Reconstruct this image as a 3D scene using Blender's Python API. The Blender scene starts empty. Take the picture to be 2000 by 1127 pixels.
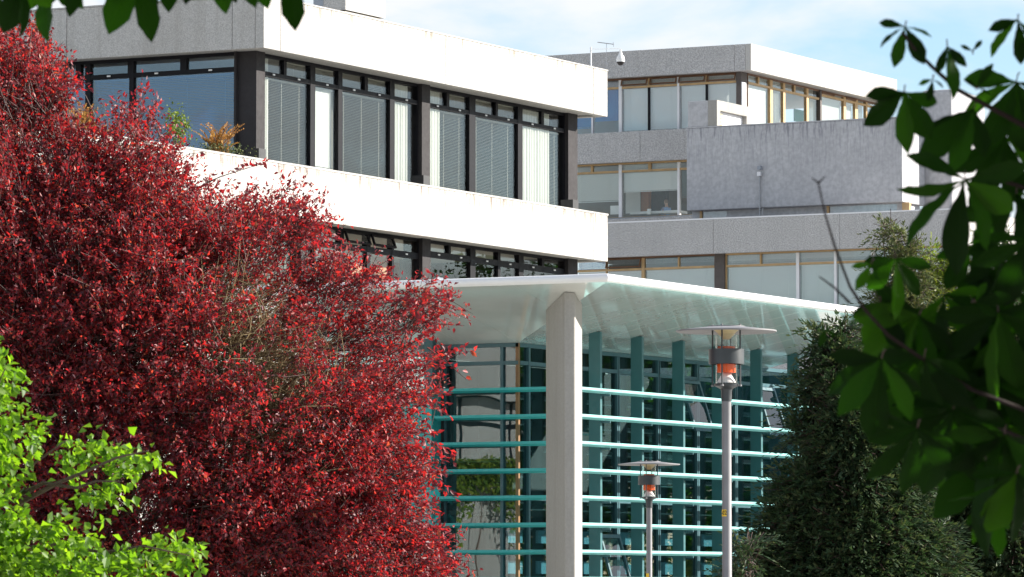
import bpy, bmesh, math, random
import numpy as np
from mathutils import Vector, Matrix, Quaternion

random.seed(7); rng = np.random.default_rng(7)
SC = bpy.context.scene
COL = SC.collection
R = math.radians

# ------------------------------------------------------------------ camera, sky, sun, exposure
FPX = 9080.0            # focal length in photo pixels (photo 2000 x 1127)
YAW = R(27.6)           # the camera looks 27.6 degrees left of the world +Y axis (buildings follow X and Y)
HORIZON = 1147.0
EYE = 1.6
PITCH = math.atan((HORIZON - 563.5) / FPX)
FH = Vector((-math.sin(YAW), math.cos(YAW), 0.0))
RT = Vector((math.cos(YAW), math.sin(YAW), 0.0))
FW = FH * math.cos(PITCH) + Vector((0, 0, math.sin(PITCH)))
UP = -FH * math.sin(PITCH) + Vector((0, 0, math.cos(PITCH)))
CAM = Vector((0, 0, EYE))
cd = bpy.data.cameras.new('camera'); cam = bpy.data.objects.new('camera', cd); COL.objects.link(cam)
cam.location = CAM
cam.rotation_euler = FW.to_track_quat('-Z', 'Y').to_euler()
cd.sensor_width = 36.0; cd.lens = 36.0 * FPX / 2000.0
cd.clip_start = 0.5; cd.clip_end = 3000
cd.dof.use_dof = True; cd.dof.focus_distance = 82.0; cd.dof.aperture_fstop = 20.0
SC.camera = cam

SUN_EL, SUN_PHI = R(25.5), R(38.0)
SUN = Vector((math.cos(SUN_EL) * math.cos(SUN_PHI), math.cos(SUN_EL) * math.sin(SUN_PHI), math.sin(SUN_EL)))
world = bpy.data.worlds.new('World'); SC.world = world; world.use_nodes = True
nt = world.node_tree; nt.nodes.clear()
def wn(t, **kw):
    n = nt.nodes.new(t)
    for k, v in kw.items(): setattr(n, k, v)
    return n
sky = wn('ShaderNodeTexSky', sky_type='NISHITA', sun_disc=False, sun_elevation=SUN_EL,
         sun_rotation=math.atan2(SUN.x, SUN.y), altitude=80, air_density=1.0, dust_density=0.3, ozone_density=3.0)
tc = wn('ShaderNodeTexCoord')
mp = wn('ShaderNodeMapping'); mp.inputs['Scale'].default_value = (5.0, 5.0, 11.0); mp.inputs['Location'].default_value = (0.2, 1.4, 0.9)
nz = wn('ShaderNodeTexNoise'); nz.inputs['Scale'].default_value = 2.9; nz.inputs['Detail'].default_value = 7; nz.inputs['Roughness'].default_value = 0.52; nz.inputs['Distortion'].default_value = 0.35
rp = wn('ShaderNodeValToRGB'); rp.color_ramp.elements[0].position = 0.40; rp.color_ramp.elements[1].position = 0.60
rp.color_ramp.elements[0].color = (0, 0, 0, 1); rp.color_ramp.elements[1].color = (1, 1, 1, 1)
mulc = wn('ShaderNodeMath', operation='MULTIPLY'); mulc.inputs[1].default_value = 0.92
mixs = wn('ShaderNodeMix', data_type='RGBA')
mixs.inputs['B'].default_value = (5.3, 5.35, 5.5, 1)
bg = wn('ShaderNodeBackground'); bg.inputs['Strength'].default_value = 0.06
wo = wn('ShaderNodeOutputWorld')
L = nt.links.new
L(tc.outputs['Generated'], mp.inputs['Vector']); L(mp.outputs['Vector'], nz.inputs['Vector'])
L(nz.outputs['Fac'], rp.inputs['Fac']); L(rp.outputs['Color'], mulc.inputs[0]); L(mulc.outputs[0], mixs.inputs['Factor'])
L(sky.outputs['Color'], mixs.inputs['A']); L(mixs.outputs['Result'], bg.inputs['Color']); L(bg.outputs[0], wo.inputs[0])

sd = bpy.data.lights.new('sun', 'SUN'); sun = bpy.data.objects.new('sun', sd); COL.objects.link(sun)
sd.energy = 4.1; sd.angle = R(0.53); sd.color = (1.0, 0.94, 0.85)
sun.rotation_euler = SUN.to_track_quat('Z', 'Y').to_euler()
SC.view_settings.view_transform = 'Standard'; SC.view_settings.look = 'None'
SC.view_settings.gamma = 1.0; SC.view_settings.use_curve_mapping = False
SC.view_settings.exposure = 1.65
cy = SC.cycles
cy.use_denoising = True
cy.max_bounces = 10; cy.diffuse_bounces = 4; cy.glossy_bounces = 5; cy.transmission_bounces = 6; cy.transparent_max_bounces = 24
cy.caustics_reflective = False; cy.caustics_refractive = False
cy.sample_clamp_indirect = 8.0

# ------------------------------------------------------------------ pixel helpers (a pixel gives a direction, the plane it lies on gives the place)
def ray(px, py):
    return FW + RT * ((px - 1000.0) / FPX) + UP * ((563.5 - py) / FPX)
def hit_x(px, py, X): d = ray(px, py); return CAM + d * (X / d.x)
def hit_y(px, py, Y): d = ray(px, py); return CAM + d * (Y / d.y)
def at(px, py, dep): d = ray(px, py); return CAM + d * (dep / d.dot(FH))
def on(kind, plane, px, py): return hit_x(px, py, plane) if kind == 'X' else hit_y(px, py, plane)
def along(kind, plane, px, py=400): p = on(kind, plane, px, py); return p.y if kind == 'X' else p.x
def zon(kind, plane, px, py): return on(kind, plane, px, py).z

# ------------------------------------------------------------------ mesh helpers
def tag(o, label=None, cat=None, group=None, kind=None):
    if label: o['label'] = label
    if cat: o['category'] = cat
    if group: o['group'] = group
    if kind: o['kind'] = kind
    return o
def empty(name, loc=(0, 0, 0), parent=None):
    o = bpy.data.objects.new(name, None); COL.objects.link(o); o.location = loc; o.empty_display_size = 0.2
    if parent: o.parent = parent
    return o
ORIG = {}
def inv(parent):
    """world offset of a parent chain (translations only)"""
    t = Vector((0, 0, 0))
    while parent is not None:
        t += parent.location; parent = parent.parent
    return t
def put(name, me, mat, parent=None, loc=None, smooth=False):
    o = bpy.data.objects.new(name, me); COL.objects.link(o)
    if mat is not None and not me.materials: me.materials.append(mat)
    if smooth: me.polygons.foreach_set('use_smooth', [True] * len(me.polygons))
    if parent is not None:
        o.parent = parent
    if loc is not None: o.location = loc
    return o
class MB:
    """collects shapes in world space; build() links them as one mesh object under a parent"""
    def __init__(s): s.v = []; s.f = []
    def quad(s, *p):
        n = len(s.v); s.v += [tuple(q) for q in p]; s.f.append(tuple(range(n, n + len(p)))); return s
    def box(s, x0, x1, y0, y1, z0, z1):
        x0, x1 = min(x0, x1), max(x0, x1); y0, y1 = min(y0, y1), max(y0, y1); z0, z1 = min(z0, z1), max(z0, z1)
        n = len(s.v)
        s.v += [(x0, y0, z0), (x1, y0, z0), (x1, y1, z0), (x0, y1, z0), (x0, y0, z1), (x1, y0, z1), (x1, y1, z1), (x0, y1, z1)]
        s.f += [tuple(n + i for i in q) for q in ((3, 2, 1, 0), (4, 5, 6, 7), (0, 1, 5, 4), (1, 2, 6, 5), (2, 3, 7, 6), (3, 0, 4, 7))]
        return s
    def wbox(s, kind, plane, a0, a1, z0, z1, d0, d1):
        """box on a facade: a along it, d depth inward from its plane"""
        if kind == 'X': return s.box(plane - d1, plane - d0, a0, a1, z0, z1)
        return s.box(a0, a1, plane + d0, plane + d1, z0, z1)
    def prism(s, poly, z0, z1):
        """poly: list of (x, y) counter-clockwise; z0 / z1 number or list per vertex"""
        k = len(poly); n = len(s.v)
        zz0 = z0 if isinstance(z0, (list, tuple)) else [z0] * k
        zz1 = z1 if isinstance(z1, (list, tuple)) else [z1] * k
        s.v += [(p[0], p[1], zz0[i]) for i, p in enumerate(poly)] + [(p[0], p[1], zz1[i]) for i, p in enumerate(poly)]
        s.f.append(tuple(n + i for i in reversed(range(k)))); s.f.append(tuple(n + k + i for i in range(k)))
        for i in range(k):
            j = (i + 1) % k; s.f.append((n + i, n + j, n + k + j, n + k + i))
        return s
    def tube(s, pts, rad, seg=8, cap=True):
        pts = [Vector(p) for p in pts]; n0 = len(s.v); m = len(pts)
        rad = rad if isinstance(rad, (list, tuple)) else [rad] * m
        prev = None
        for i, p in enumerate(pts):
            t = (pts[min(i + 1, m - 1)] - pts[max(i - 1, 0)]).normalized()
            if prev is None:
                prev = t.orthogonal().normalized()
            u = (prev - t * prev.dot(t)).normalized(); prev = u; w = t.cross(u)
            for k in range(seg):
                a = 2 * math.pi * k / seg
                s.v.append(tuple(p + (u * math.cos(a) + w * math.sin(a)) * rad[i]))
        for i in range(m - 1):
            for k in range(seg):
                a, b = n0 + i * seg + k, n0 + i * seg + (k + 1) % seg
                s.f.append((a, b, b + seg, a + seg))
        if cap:
            s.f.append(tuple(n0 + k for k in reversed(range(seg)))); s.f.append(tuple(n0 + (m - 1) * seg + k for k in range(seg)))
        return s
    def lathe(s, c, prof, seg=32):
        """prof: list of (radius, z) from bottom to top, about the vertical through c"""
        n0 = len(s.v); m = len(prof)
        for r, z in prof:
            for k in range(seg):
                a = 2 * math.pi * k / seg
                s.v.append((c[0] + r * math.cos(a), c[1] + r * math.sin(a), c[2] + z))
        for i in range(m - 1):
            for k in range(seg):
                a, b = n0 + i * seg + k, n0 + i * seg + (k + 1) % seg
                s.f.append((a, b, b + seg, a + seg))
        s.f.append(tuple(n0 + k for k in reversed(range(seg)))); s.f.append(tuple(n0 + (m - 1) * seg + k for k in range(seg)))
        return s
    def build(s, name, mat, parent=None, smooth=False, bevel=0.0):
        o_ = inv(parent) if parent is not None else Vector((0, 0, 0))
        me = bpy.data.meshes.new(name)
        me.from_pydata([(v[0] - o_.x, v[1] - o_.y, v[2] - o_.z) for v in s.v], [], s.f); me.update()
        o = put(name, me, mat, parent, None, smooth)
        if smooth: sharp(me)
        if bevel:
            md = o.modifiers.new('bevel', 'BEVEL'); md.width = bevel; md.segments = 2; md.limit_method = 'ANGLE'
        return o
def sharp(me, ang=35):
    try: me.set_sharp_from_angle(angle=R(ang))
    except Exception: pass
def center(o, base=True):
    return o
def np_mesh(name, V, F, mat, parent=None, smooth=False):
    """big mesh from numpy arrays: V (n,3), F (m,k)"""
    me = bpy.data.meshes.new(name)
    o_ = inv(parent) if parent is not None else Vector((0, 0, 0))
    V = V - np.array(o_)
    n, m, k = len(V), len(F), F.shape[1]
    me.vertices.add(n); me.vertices.foreach_set('co', V.astype(np.float32).ravel())
    me.loops.add(m * k); me.loops.foreach_set('vertex_index', F.astype(np.int32).ravel())
    me.polygons.add(m); me.polygons.foreach_set('loop_start', np.arange(0, m * k, k, dtype=np.int32))
    me.polygons.foreach_set('loop_total', np.full(m, k, dtype=np.int32))
    if smooth: me.polygons.foreach_set('use_smooth', np.ones(m, dtype=bool))
    me.update(calc_edges=True)
    return put(name, me, mat, parent)

# ------------------------------------------------------------------ materials
class Mat:
    def __init__(s, name):
        s.m = bpy.data.materials.new(name); s.m.use_nodes = True; s.t = s.m.node_tree; s.t.nodes.clear()
        s.out = s.n('ShaderNodeOutputMaterial')
    def n(s, t, **kw):
        nd = s.t.nodes.new(t)
        for k, v in kw.items():
            if k.startswith('i_'): nd.inputs[k[2:].replace('_', ' ')].default_value = v
            else: setattr(nd, k, v)
        return nd
    def l(s, a, b): s.t.links.new(a, b)
    def pos(s, scale=(1, 1, 1)):
        g = s.n('ShaderNodeNewGeometry'); m = s.n('ShaderNodeMapping'); m.inputs['Scale'].default_value = scale
        s.l(g.outputs['Position'], m.inputs['Vector']); return m.outputs['Vector']
    def noise(s, vec, scale, detail=4, rough=0.55):
        n = s.n('ShaderNodeTexNoise'); n.inputs['Scale'].default_value = scale; n.inputs['Detail'].default_value = detail; n.inputs['Roughness'].default_value = rough
        s.l(vec, n.inputs['Vector']); return n.outputs['Fac']
    def ramp(s, fac, stops):
        r = s.n('ShaderNodeValToRGB'); e = r.color_ramp.elements
        while len(e) < len(stops): e.new(0.5)
        for i, (p, c) in enumerate(stops):
            e[i].position = p; e[i].color = (c, c, c, 1) if isinstance(c, (int, float)) else (*c, 1)
        s.l(fac, r.inputs['Fac']); return r.outputs['Color']
    def mix(s, fac, a, b, blend='MIX'):
        m = s.n('ShaderNodeMix', data_type='RGBA', blend_type=blend)
        for sock, v in (('Factor', fac), ('A', a), ('B', b)):
            if isinstance(v, (int, float)): m.inputs[sock].default_value = v if sock == 'Factor' else (v, v, v, 1)
            elif isinstance(v, tuple): m.inputs[sock].default_value = (*v, 1)
            else: s.l(v, m.inputs[sock])
        return m.outputs['Result']
    def bump(s, h, strength, dist):
        b = s.n('ShaderNodeBump'); b.inputs['Strength'].default_value = strength; b.inputs['Distance'].default_value = dist
        s.l(h, b.inputs['Height']); return b.outputs['Normal']
    def prin(s, color, rough=0.6, metal=0.0, normal=None, spec=0.5, **kw):
        p = s.n('ShaderNodeBsdfPrincipled')
        if isinstance(color, tuple): p.inputs['Base Color'].default_value = (*color, 1)
        else: s.l(color, p.inputs['Base Color'])
        if isinstance(rough, (int, float)): p.inputs['Roughness'].default_value = rough
        else: s.l(rough, p.inputs['Roughness'])
        p.inputs['Metallic'].default_value = metal; p.inputs['Specular IOR Level'].default_value = spec
        if normal is not None: s.l(normal, p.inputs['Normal'])
        for k, v in kw.items(): p.inputs[k.replace('_', ' ')].default_value = v
        s.l(p.outputs[0], s.out.inputs['Surface']); return p

def concrete(name, base, dark, grain=22.0, gstr=0.9, gdist=0.02, streak=0.5, speck=0.35):
    m = Mat(name); p = m.pos(); g = m.noise(p, grain, 3, 0.75)
    sp = m.ramp(m.noise(p, grain * 2.3, 2, 0.6), [(0.36, 0.0), (0.66, 1.0)])
    col = m.mix(sp, tuple(c * (1 - speck) for c in base), tuple(min(1, c * (1 + speck * 0.45)) for c in base))
    big = m.ramp(m.noise(p, 0.55, 5, 0.6), [(0.35, 0.0), (0.72, 1.0)])
    col = m.mix(m.mix(0.0, big, big), col, m.mix(0.35, col, dark))
    st = m.noise(m.pos((5.5, 5.5, 0.35)), 1.0, 5, 0.62)
    stf = m.ramp(st, [(0.50, 0.0), (0.74, streak)])
    col = m.mix(stf, col, dark)
    nrm = m.bump(g, gstr, gdist)
    m.prin(col, 0.9, normal=nrm, spec=0.2); return m.m
def drips(mat, z1, depth=0.45, rust=(0.13, 0.085, 0.05)):
    # thin brown run-off marks hanging below a coping at height z1
    t = mat.node_tree; p = [n for n in t.nodes if n.type == 'BSDF_PRINCIPLED'][0]; src = p.inputs['Base Color'].links[0].from_socket
    m = Mat.__new__(Mat); m.m = mat; m.t = t
    f = m.ramp(m.noise(m.pos((9.0, 9.0, 0.9)), 1.0, 5, 0.7), [(0.50, 0.0), (0.62, 1.0)])
    g = m.n('ShaderNodeNewGeometry'); s = m.n('ShaderNodeSeparateXYZ'); m.l(g.outputs['Position'], s.inputs[0])
    mr = m.n('ShaderNodeMapRange'); mr.inputs['From Min'].default_value = z1 - depth; mr.inputs['From Max'].default_value = z1; mr.inputs['To Max'].default_value = 0.85; m.l(s.outputs['Z'], mr.inputs['Value'])
    mu = m.n('ShaderNodeMath', operation='MULTIPLY'); m.l(f, mu.inputs[0]); m.l(mr.outputs[0], mu.inputs[1])
    m.l(m.mix(mu.outputs[0], src, rust), p.inputs['Base Color']); return mat
M = {}
M['concrete'] = concrete('pebbledash_concrete', (0.52, 0.51, 0.49), (0.30, 0.28, 0.25), 20.0, 0.8, 0.025, 0.42, 0.30)
M['concrete_rear'] = concrete('coarse_grey_concrete', (0.52, 0.51, 0.505), (0.33, 0.325, 0.32), 9.5, 1.0, 0.055, 0.40, 0.40)
M['concrete_smooth'] = concrete('smooth_grey_concrete', (0.47, 0.47, 0.485), (0.27, 0.27, 0.29), 2.6, 0.3, 0.03, 0.28, 0.14)
M['concrete_column'] = concrete('fair_faced_concrete', (0.34, 0.328, 0.305), (0.24, 0.23, 0.205), 9.0, 0.15, 0.006, 0.45, 0.07)
def paint(name, c, rough=0.45, var=0.12, spec=0.5, metal=0.0):
    m = Mat(name); n = m.noise(m.pos(), 3.1, 6, 0.65)
    f = m.ramp(n, [(0.3, 0.0), (0.75, 1.0)])
    col = m.mix(f, tuple(x * (1 - var) for x in c), tuple(min(1, x * (1 + var * 0.6)) for x in c))
    rr = m.ramp(m.noise(m.pos(), 11.0, 3), [(0.3, max(0.02, rough - 0.08)), (0.7, min(1, rough + 0.1))])
    m.prin(col, rr, metal=metal, spec=spec); return m.m
M['dark_frame'] = paint('dark_bronze_frame', (0.008, 0.008, 0.011), 0.5, spec=0.15)
M['pilaster'] = paint('dark_grey_pilaster', (0.036, 0.033, 0.035), 0.7, 0.2, spec=0.2)
M['black_box'] = paint('black_scupper', (0.02, 0.02, 0.022), 0.5)
M['zinc'] = paint('grey_metal_sill', (0.27, 0.30, 0.34), 0.4, 0.1)
M['wood'] = paint('tan_timber_frame', (0.50, 0.33, 0.16), 0.55, 0.25)
M['wood_dark'] = paint('brown_timber_frame', (0.17, 0.085, 0.045), 0.55, 0.3)
M['rear_pilaster'] = paint('brown_grey_pilaster', (0.085, 0.07, 0.065), 0.65, 0.2)
M['white_strip'] = paint('white_metal_strip', (0.72, 0.72, 0.74), 0.5, 0.06)
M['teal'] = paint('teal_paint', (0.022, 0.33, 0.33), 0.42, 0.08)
M['teal_sunlit'] = paint('sunlit_teal_louvre_paint', (0.27, 0.57, 0.56), 0.35, 0.07)  # louvre teal made paler, sunlight on the right-hand run put into the colour
M['teal_dark'] = paint('dark_teal_paint', (0.030, 0.115, 0.125), 0.45, 0.1)
M['teal_frame'] = paint('slate_teal_frame', (0.040, 0.105, 0.125), 0.4, 0.1)
M['white_fascia'] = paint('white_canopy_paint', (0.78, 0.78, 0.78), 0.4, 0.03)
M['lamp_grey'] = paint('galvanised_lamp_grey', (0.21, 0.207, 0.215), 0.55, 0.14, metal=0.2)
M['lamp_dark'] = paint('dark_lamp_metal', (0.035, 0.042, 0.047), 0.45, 0.15)
M['lamp_cone'] = paint('cream_lamp_cone', (0.62, 0.52, 0.30), 0.5, 0.1)
M['white_plastic'] = paint('white_plastic', (0.75, 0.75, 0.74), 0.35, 0.04)
M['steel'] = paint('grey_steel', (0.30, 0.31, 0.33), 0.4, 0.1, metal=0.6)
M['yellow'] = paint('yellow_tag', (0.75, 0.48, 0.02), 0.5, 0.08)
M['ink'] = paint('black_print', (0.012, 0.012, 0.012), 0.6, 0.1)
M['room'] = paint('room_wall_paint', (0.20, 0.185, 0.16), 0.8, 0.08, 0.2)
M['room_dark'] = paint('dim_room_finish', (0.09, 0.09, 0.09), 0.8, 0.2, 0.2)
M['room_brown'] = paint('brown_partition', (0.42, 0.19, 0.095), 0.7, 0.15, 0.3)
M['ceiling'] = paint('office_ceiling', (0.5, 0.49, 0.45), 0.8, 0.05, 0.2)
M['board_pink'] = paint('maroon_wall_print', (0.16, 0.05, 0.055), 0.7, 0.4, 0.2)
M['green_board'] = paint('green_notice_board', (0.03, 0.25, 0.13), 0.7, 0.15, 0.2)
M['pale_blue'] = paint('pale_blue_panel', (0.38, 0.55, 0.66), 0.6, 0.1, 0.3)
M['paper'] = paint('white_paper', (0.75, 0.75, 0.72), 0.7, 0.05, 0.2)
M['amber_wood'] = paint('amber_timber_post', (0.20, 0.10, 0.035), 0.5, 0.2)
M['slat_yellow'] = paint('ochre_vent_slat', (0.45, 0.36, 0.16), 0.6, 0.2)
M['bark'] = concrete('tree_bark', (0.16, 0.11, 0.085), (0.05, 0.035, 0.03), 30, 1.0, 0.02, 0.4, 0.3)
M['twig'] = paint('olive_brown_twig', (0.19, 0.145, 0.075), 0.7, 0.4, 0.2)
M['bough'] = paint('dark_bough_bark', (0.022, 0.014, 0.012), 0.8, 0.3, 0.15)
M['twig_dark'] = paint('dark_twig', (0.07, 0.04, 0.035), 0.6, 0.3, 0.3)
# soft blinds and curtains
def cloth(name, c, transl=0.35, rough=0.8):
    m = Mat(name); d = m.n('ShaderNodeBsdfDiffuse'); t = m.n('ShaderNodeBsdfTranslucent'); mx = m.n('ShaderNodeMixShader')
    d.inputs['Color'].default_value = (*c, 1); t.inputs['Color'].default_value = (*c, 1); mx.inputs[0].default_value = transl
    m.l(d.outputs[0], mx.inputs[1]); m.l(t.outputs[0], mx.inputs[2]); m.l(mx.outputs[0], m.out.inputs['Surface']); return m.m
M['curtain'] = cloth('cream_curtain', (0.78, 0.77, 0.70), 0.25)
M['blind'] = cloth('pale_blind_slat', (0.45, 0.43, 0.37), 0.1)
M['blind_white'] = cloth('white_blind_slat', (0.78, 0.78, 0.75), 0.2)
M['blind_skylit'] = cloth('skylit_blind_slat', (0.06, 0.16, 0.38), 0.1)  # white blinds coloured blue: the sky light on them is in the colour
M['blind_rear'] = cloth('pale_green_grey_blind', (0.76, 0.78, 0.76), 0.2)
M['blind_dark'] = cloth('grey_green_blind', (0.20, 0.24, 0.24), 0.2)
# window glass: mostly clear, reflecting more at grazing angles, faintly uneven
def glass(name, f0, tint, wob=0.25, rough=0.0):
    m = Mat(name)
    lw = m.n('ShaderNodeLayerWeight', i_Blend=0.5)
    pw = m.n('ShaderNodeMath', operation='POWER'); pw.inputs[1].default_value = 5.2; m.l(lw.outputs['Facing'], pw.inputs[0])
    sc = m.n('ShaderNodeMath', operation='MULTIPLY_ADD'); sc.inputs[1].default_value = 1 - f0; sc.inputs[2].default_value = f0; m.l(pw.outputs[0], sc.inputs[0])
    h = m.noise(m.pos(), 0.55, 2, 0.5); nb = m.bump(h, wob, 0.02)
    gl = m.n('ShaderNodeBsdfGlossy'); gl.inputs['Roughness'].default_value = rough; m.l(nb, gl.inputs['Normal'])
    gl.inputs['Color'].default_value = (0.95, 0.97, 1.0, 1)
    tr = m.n('ShaderNodeBsdfTransparent'); tr.inputs['Color'].default_value = (*tint, 1)
    mx = m.n('ShaderNodeMixShader'); m.l(sc.outputs[0], mx.inputs[0]); m.l(tr.outputs[0], mx.inputs[1]); m.l(gl.outputs[0], mx.inputs[2])
    m.l(mx.outputs[0], m.out.inputs['Surface']); return m.m
M['glass'] = glass('office_window_glass', 0.035, (0.94, 0.955, 0.95))
M['glass_blue'] = glass('shaded_window_glass', 0.06, (0.95, 0.97, 0.98))
M['glass_teal'] = glass('dark_tinted_glass', 0.09, (0.55, 0.70, 0.71), 0.2)
M['glass_lamp'] = glass('lamp_glass', 0.02, (0.96, 0.96, 0.95), 0.05)
m = Mat('orange_lamp_reflector'); m.prin((0.85, 0.10, 0.008), 0.4, spec=0.2); M['orange'] = m.m
m = Mat('white_lamp_reflector'); m.prin((0.75, 0.72, 0.70), 0.25, spec=0.5); M['reflector'] = m.m
# glossy white soffit panels, very slightly uneven
m = Mat('gloss_white_soffit'); p_ = m.pos(); h_ = m.noise(p_, 0.9, 3, 0.5)
m.prin(m.mix(m.ramp(m.noise(p_, 1.3, 4), [(0.3, 0.0), (0.7, 1.0)]), (0.74, 0.75, 0.71), (0.80, 0.81, 0.77)), 0.12, normal=m.bump(h_, 0.5, 0.02), spec=0.9, Coat_Weight=1.0, Coat_Roughness=0.06); M['soffit'] = m.m
m = Mat('paving'); m.prin(m.mix(m.ramp(m.noise(m.pos(), 0.4, 6), [(0.3, 0.0), (0.7, 1.0)]), (0.38, 0.37, 0.345), (0.46, 0.45, 0.42)), 0.9, spec=0.2); M['paving'] = m.m
# leaves
def leafmat(name, stops, transl, tcol, rough=0.45, spec=0.5, tw=0.4):
    m = Mat(name); g = m.n('ShaderNodeNewGeometry')
    oi = m.n('ShaderNodeObjectInfo'); ad = m.n('ShaderNodeMath', operation='ADD'); fr = m.n('ShaderNodeMath', operation='FRACT')
    m.l(g.outputs['Random Per Island'], ad.inputs[0]); m.l(oi.outputs['Random'], ad.inputs[1]); m.l(ad.outputs[0], fr.inputs[0])
    col = m.ramp(fr.outputs[0], stops)
    p = m.prin(col, rough, spec=spec)
    t = m.n('ShaderNodeBsdfTranslucent'); m.l(m.mix(1.0, col, tcol, 'MULTIPLY'), t.inputs['Color'])
    mx = m.n('ShaderNodeMixShader'); mx.inputs[0].default_value = tw
    m.l(p.outputs[0], mx.inputs[1]); m.l(t.outputs[0], mx.inputs[2]); m.l(mx.outputs[0], m.out.inputs['Surface']); return m.m
M['leaf_red'] = leafmat('copper_red_leaf', [(0.0, (0.062, 0.022, 0.032)), (0.3, (0.125, 0.020, 0.030)), (0.7, (0.22, 0.021, 0.025)), (0.92, (0.30, 0.035, 0.03)), (1.0, (0.22, 0.09, 0.04))], 0.4, (3.2, 1.2, 1.1), 0.5, 0.4, 0.36)
M['leaf_maple'] = leafmat('lime_green_leaf', [(0.0, (0.040, 0.095, 0.006)), (0.5, (0.085, 0.175, 0.009)), (1.0, (0.14, 0.235, 0.014))], 0.5, (2.6, 2.6, 1.2), 0.5, 0.4, 0.5)
M['leaf_chestnut'] = leafmat('deep_green_leaf', [(0.0, (0.004, 0.013, 0.001)), (0.6, (0.009, 0.028, 0.002)), (0.85, (0.016, 0.050, 0.003)), (1.0, (0.036, 0.090, 0.005))], 0.4, (1.8, 2.6, 0.7), 0.55, 0.15, 0.55)
def veined(mat):
    # side veins and midrib from the leaflet's own coordinates
    t = mat.node_tree; N_ = t.nodes.new; Lk = t.links.new
    tc_ = N_('ShaderNodeTexCoord'); sx_ = N_('ShaderNodeSeparateXYZ'); Lk(tc_.outputs['Object'], sx_.inputs[0])
    def mth(op, a, b=None):
        n = N_('ShaderNodeMath'); n.operation = op
        for i, v in enumerate((a, b)):
            if v is None: continue
            if isinstance(v, (int, float)): n.inputs[i].default_value = v
            else: Lk(v, n.inputs[i])
        return n.outputs[0]
    ax_ = mth('ABSOLUTE', sx_.outputs['X']); ph = mth('MULTIPLY', mth('SUBTRACT', sx_.outputs['Y'], mth('MULTIPLY', ax_, 1.1)), 95.0)
    h = mth('POWER', mth('ABSOLUTE', mth('SINE', ph)), 0.5)
    mid = mth('MINIMUM', mth('MULTIPLY', ax_, 60.0), 1.0)
    hh = mth('MULTIPLY', h, mid)
    b = N_('ShaderNodeBump'); b.inputs['Strength'].default_value = 0.5; b.inputs['Distance'].default_value = 0.004; Lk(hh, b.inputs['Height'])
    for n in list(t.nodes):
        if n.type in ('BSDF_PRINCIPLED', 'BSDF_TRANSLUCENT'): Lk(b.outputs[0], n.inputs['Normal'])
M['leaflet'] = M['leaf_chestnut'].copy(); veined(M['leaflet'])
M['leaf_conifer'] = leafmat('dark_conifer_spray', [(0.0, (0.020, 0.045, 0.020)), (0.6, (0.036, 0.070, 0.028)), (1.0, (0.085, 0.105, 0.045))], 0.2, (1.5, 1.5, 1.0), 0.6, 0.3, 0.2)
M['leaf_conifer_lime'] = leafmat('yellow_green_conifer_spray', [(0.0, (0.05, 0.08, 0.015)), (0.6, (0.11, 0.16, 0.02)), (1.0, (0.20, 0.24, 0.03))], 0.3, (2, 2, 1), 0.6, 0.3, 0.3)
M['leaf_conifer_olive'] = leafmat('olive_conifer_spray', [(0.0, (0.055, 0.085, 0.035)), (0.6, (0.10, 0.125, 0.05)), (1.0, (0.18, 0.18, 0.08))], 0.2, (1.5, 1.5, 1.0), 0.6, 0.3, 0.2)
M['leaf_dry'] = leafmat('dry_orange_fern', [(0.0, (0.22, 0.10, 0.03)), (0.6, (0.36, 0.18, 0.05)), (1.0, (0.45, 0.28, 0.09))], 0.3, (1.4, 1.3, 1), 0.7, 0.2, 0.35)
M['leaf_hedge'] = leafmat('hedge_leaf', [(0.0, (0.06, 0.12, 0.016)), (0.6, (0.13, 0.20, 0.024)), (1.0, (0.22, 0.26, 0.04))], 0.3, (1.8, 1.8, 1), 0.5, 0.3, 0.35)

# ------------------------------------------------------------------ ground
g = MB(); g.quad((-1500, -300, 0), (1500, -300, 0), (1500, 2500, 0), (-1500, 2500, 0))
tag(g.build('ground', M['paving']), kind='structure')

# ------------------------------------------------------------------ window builder
def px_pairs(kind, plane, prs, py): return [(along(kind, plane, a, py), along(kind, plane, b, py)) for a, b in prs]
def gaps(a0, a1, bars):
    out = []; c = a0
    for lo, hi in sorted(bars):
        if lo > c + 0.03: out.append((c, lo))
        c = max(c, hi)
    if a1 > c + 0.03: out.append((c, a1))
    return out
def slat_blind(kind, plane, a0, a1, z0, z1, d, step=0.036, width=0.032, tilt=40.0):
    width = max(width, step * 1.15) if tilt > 40 else width
    b = MB(); n = max(2, int((z1 - z0) / step)); ca, sa = math.cos(R(tilt)) * width / 2, math.sin(R(tilt)) * width / 2
    for i in range(n):
        z = z1 - (i + 0.5) * step
        if kind == 'X':
            x = plane - d
            b.quad((x - ca, a0, z - sa), (x + ca, a0, z + sa), (x + ca, a1, z + sa), (x - ca, a1, z - sa))
        else:
            y = plane + d
            b.quad((a0, y - ca, z + sa), (a1, y - ca, z + sa), (a1, y + ca, z - sa), (a0, y + ca, z - sa))
    b.wbox(kind, plane, a0, a1, z1, z1 + 0.04, d - 0.025, d + 0.025)
    b.wbox(kind, plane, a0, a1, z0 - 0.03, z0, d - 0.02, d + 0.02)
    for f in (0.12, 0.5, 0.88):
        a = a0 + (a1 - a0) * f
        b.wbox(kind, plane, a - 0.004, a + 0.004, z0, z1, d - 0.032, d - 0.028)
    return b
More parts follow.
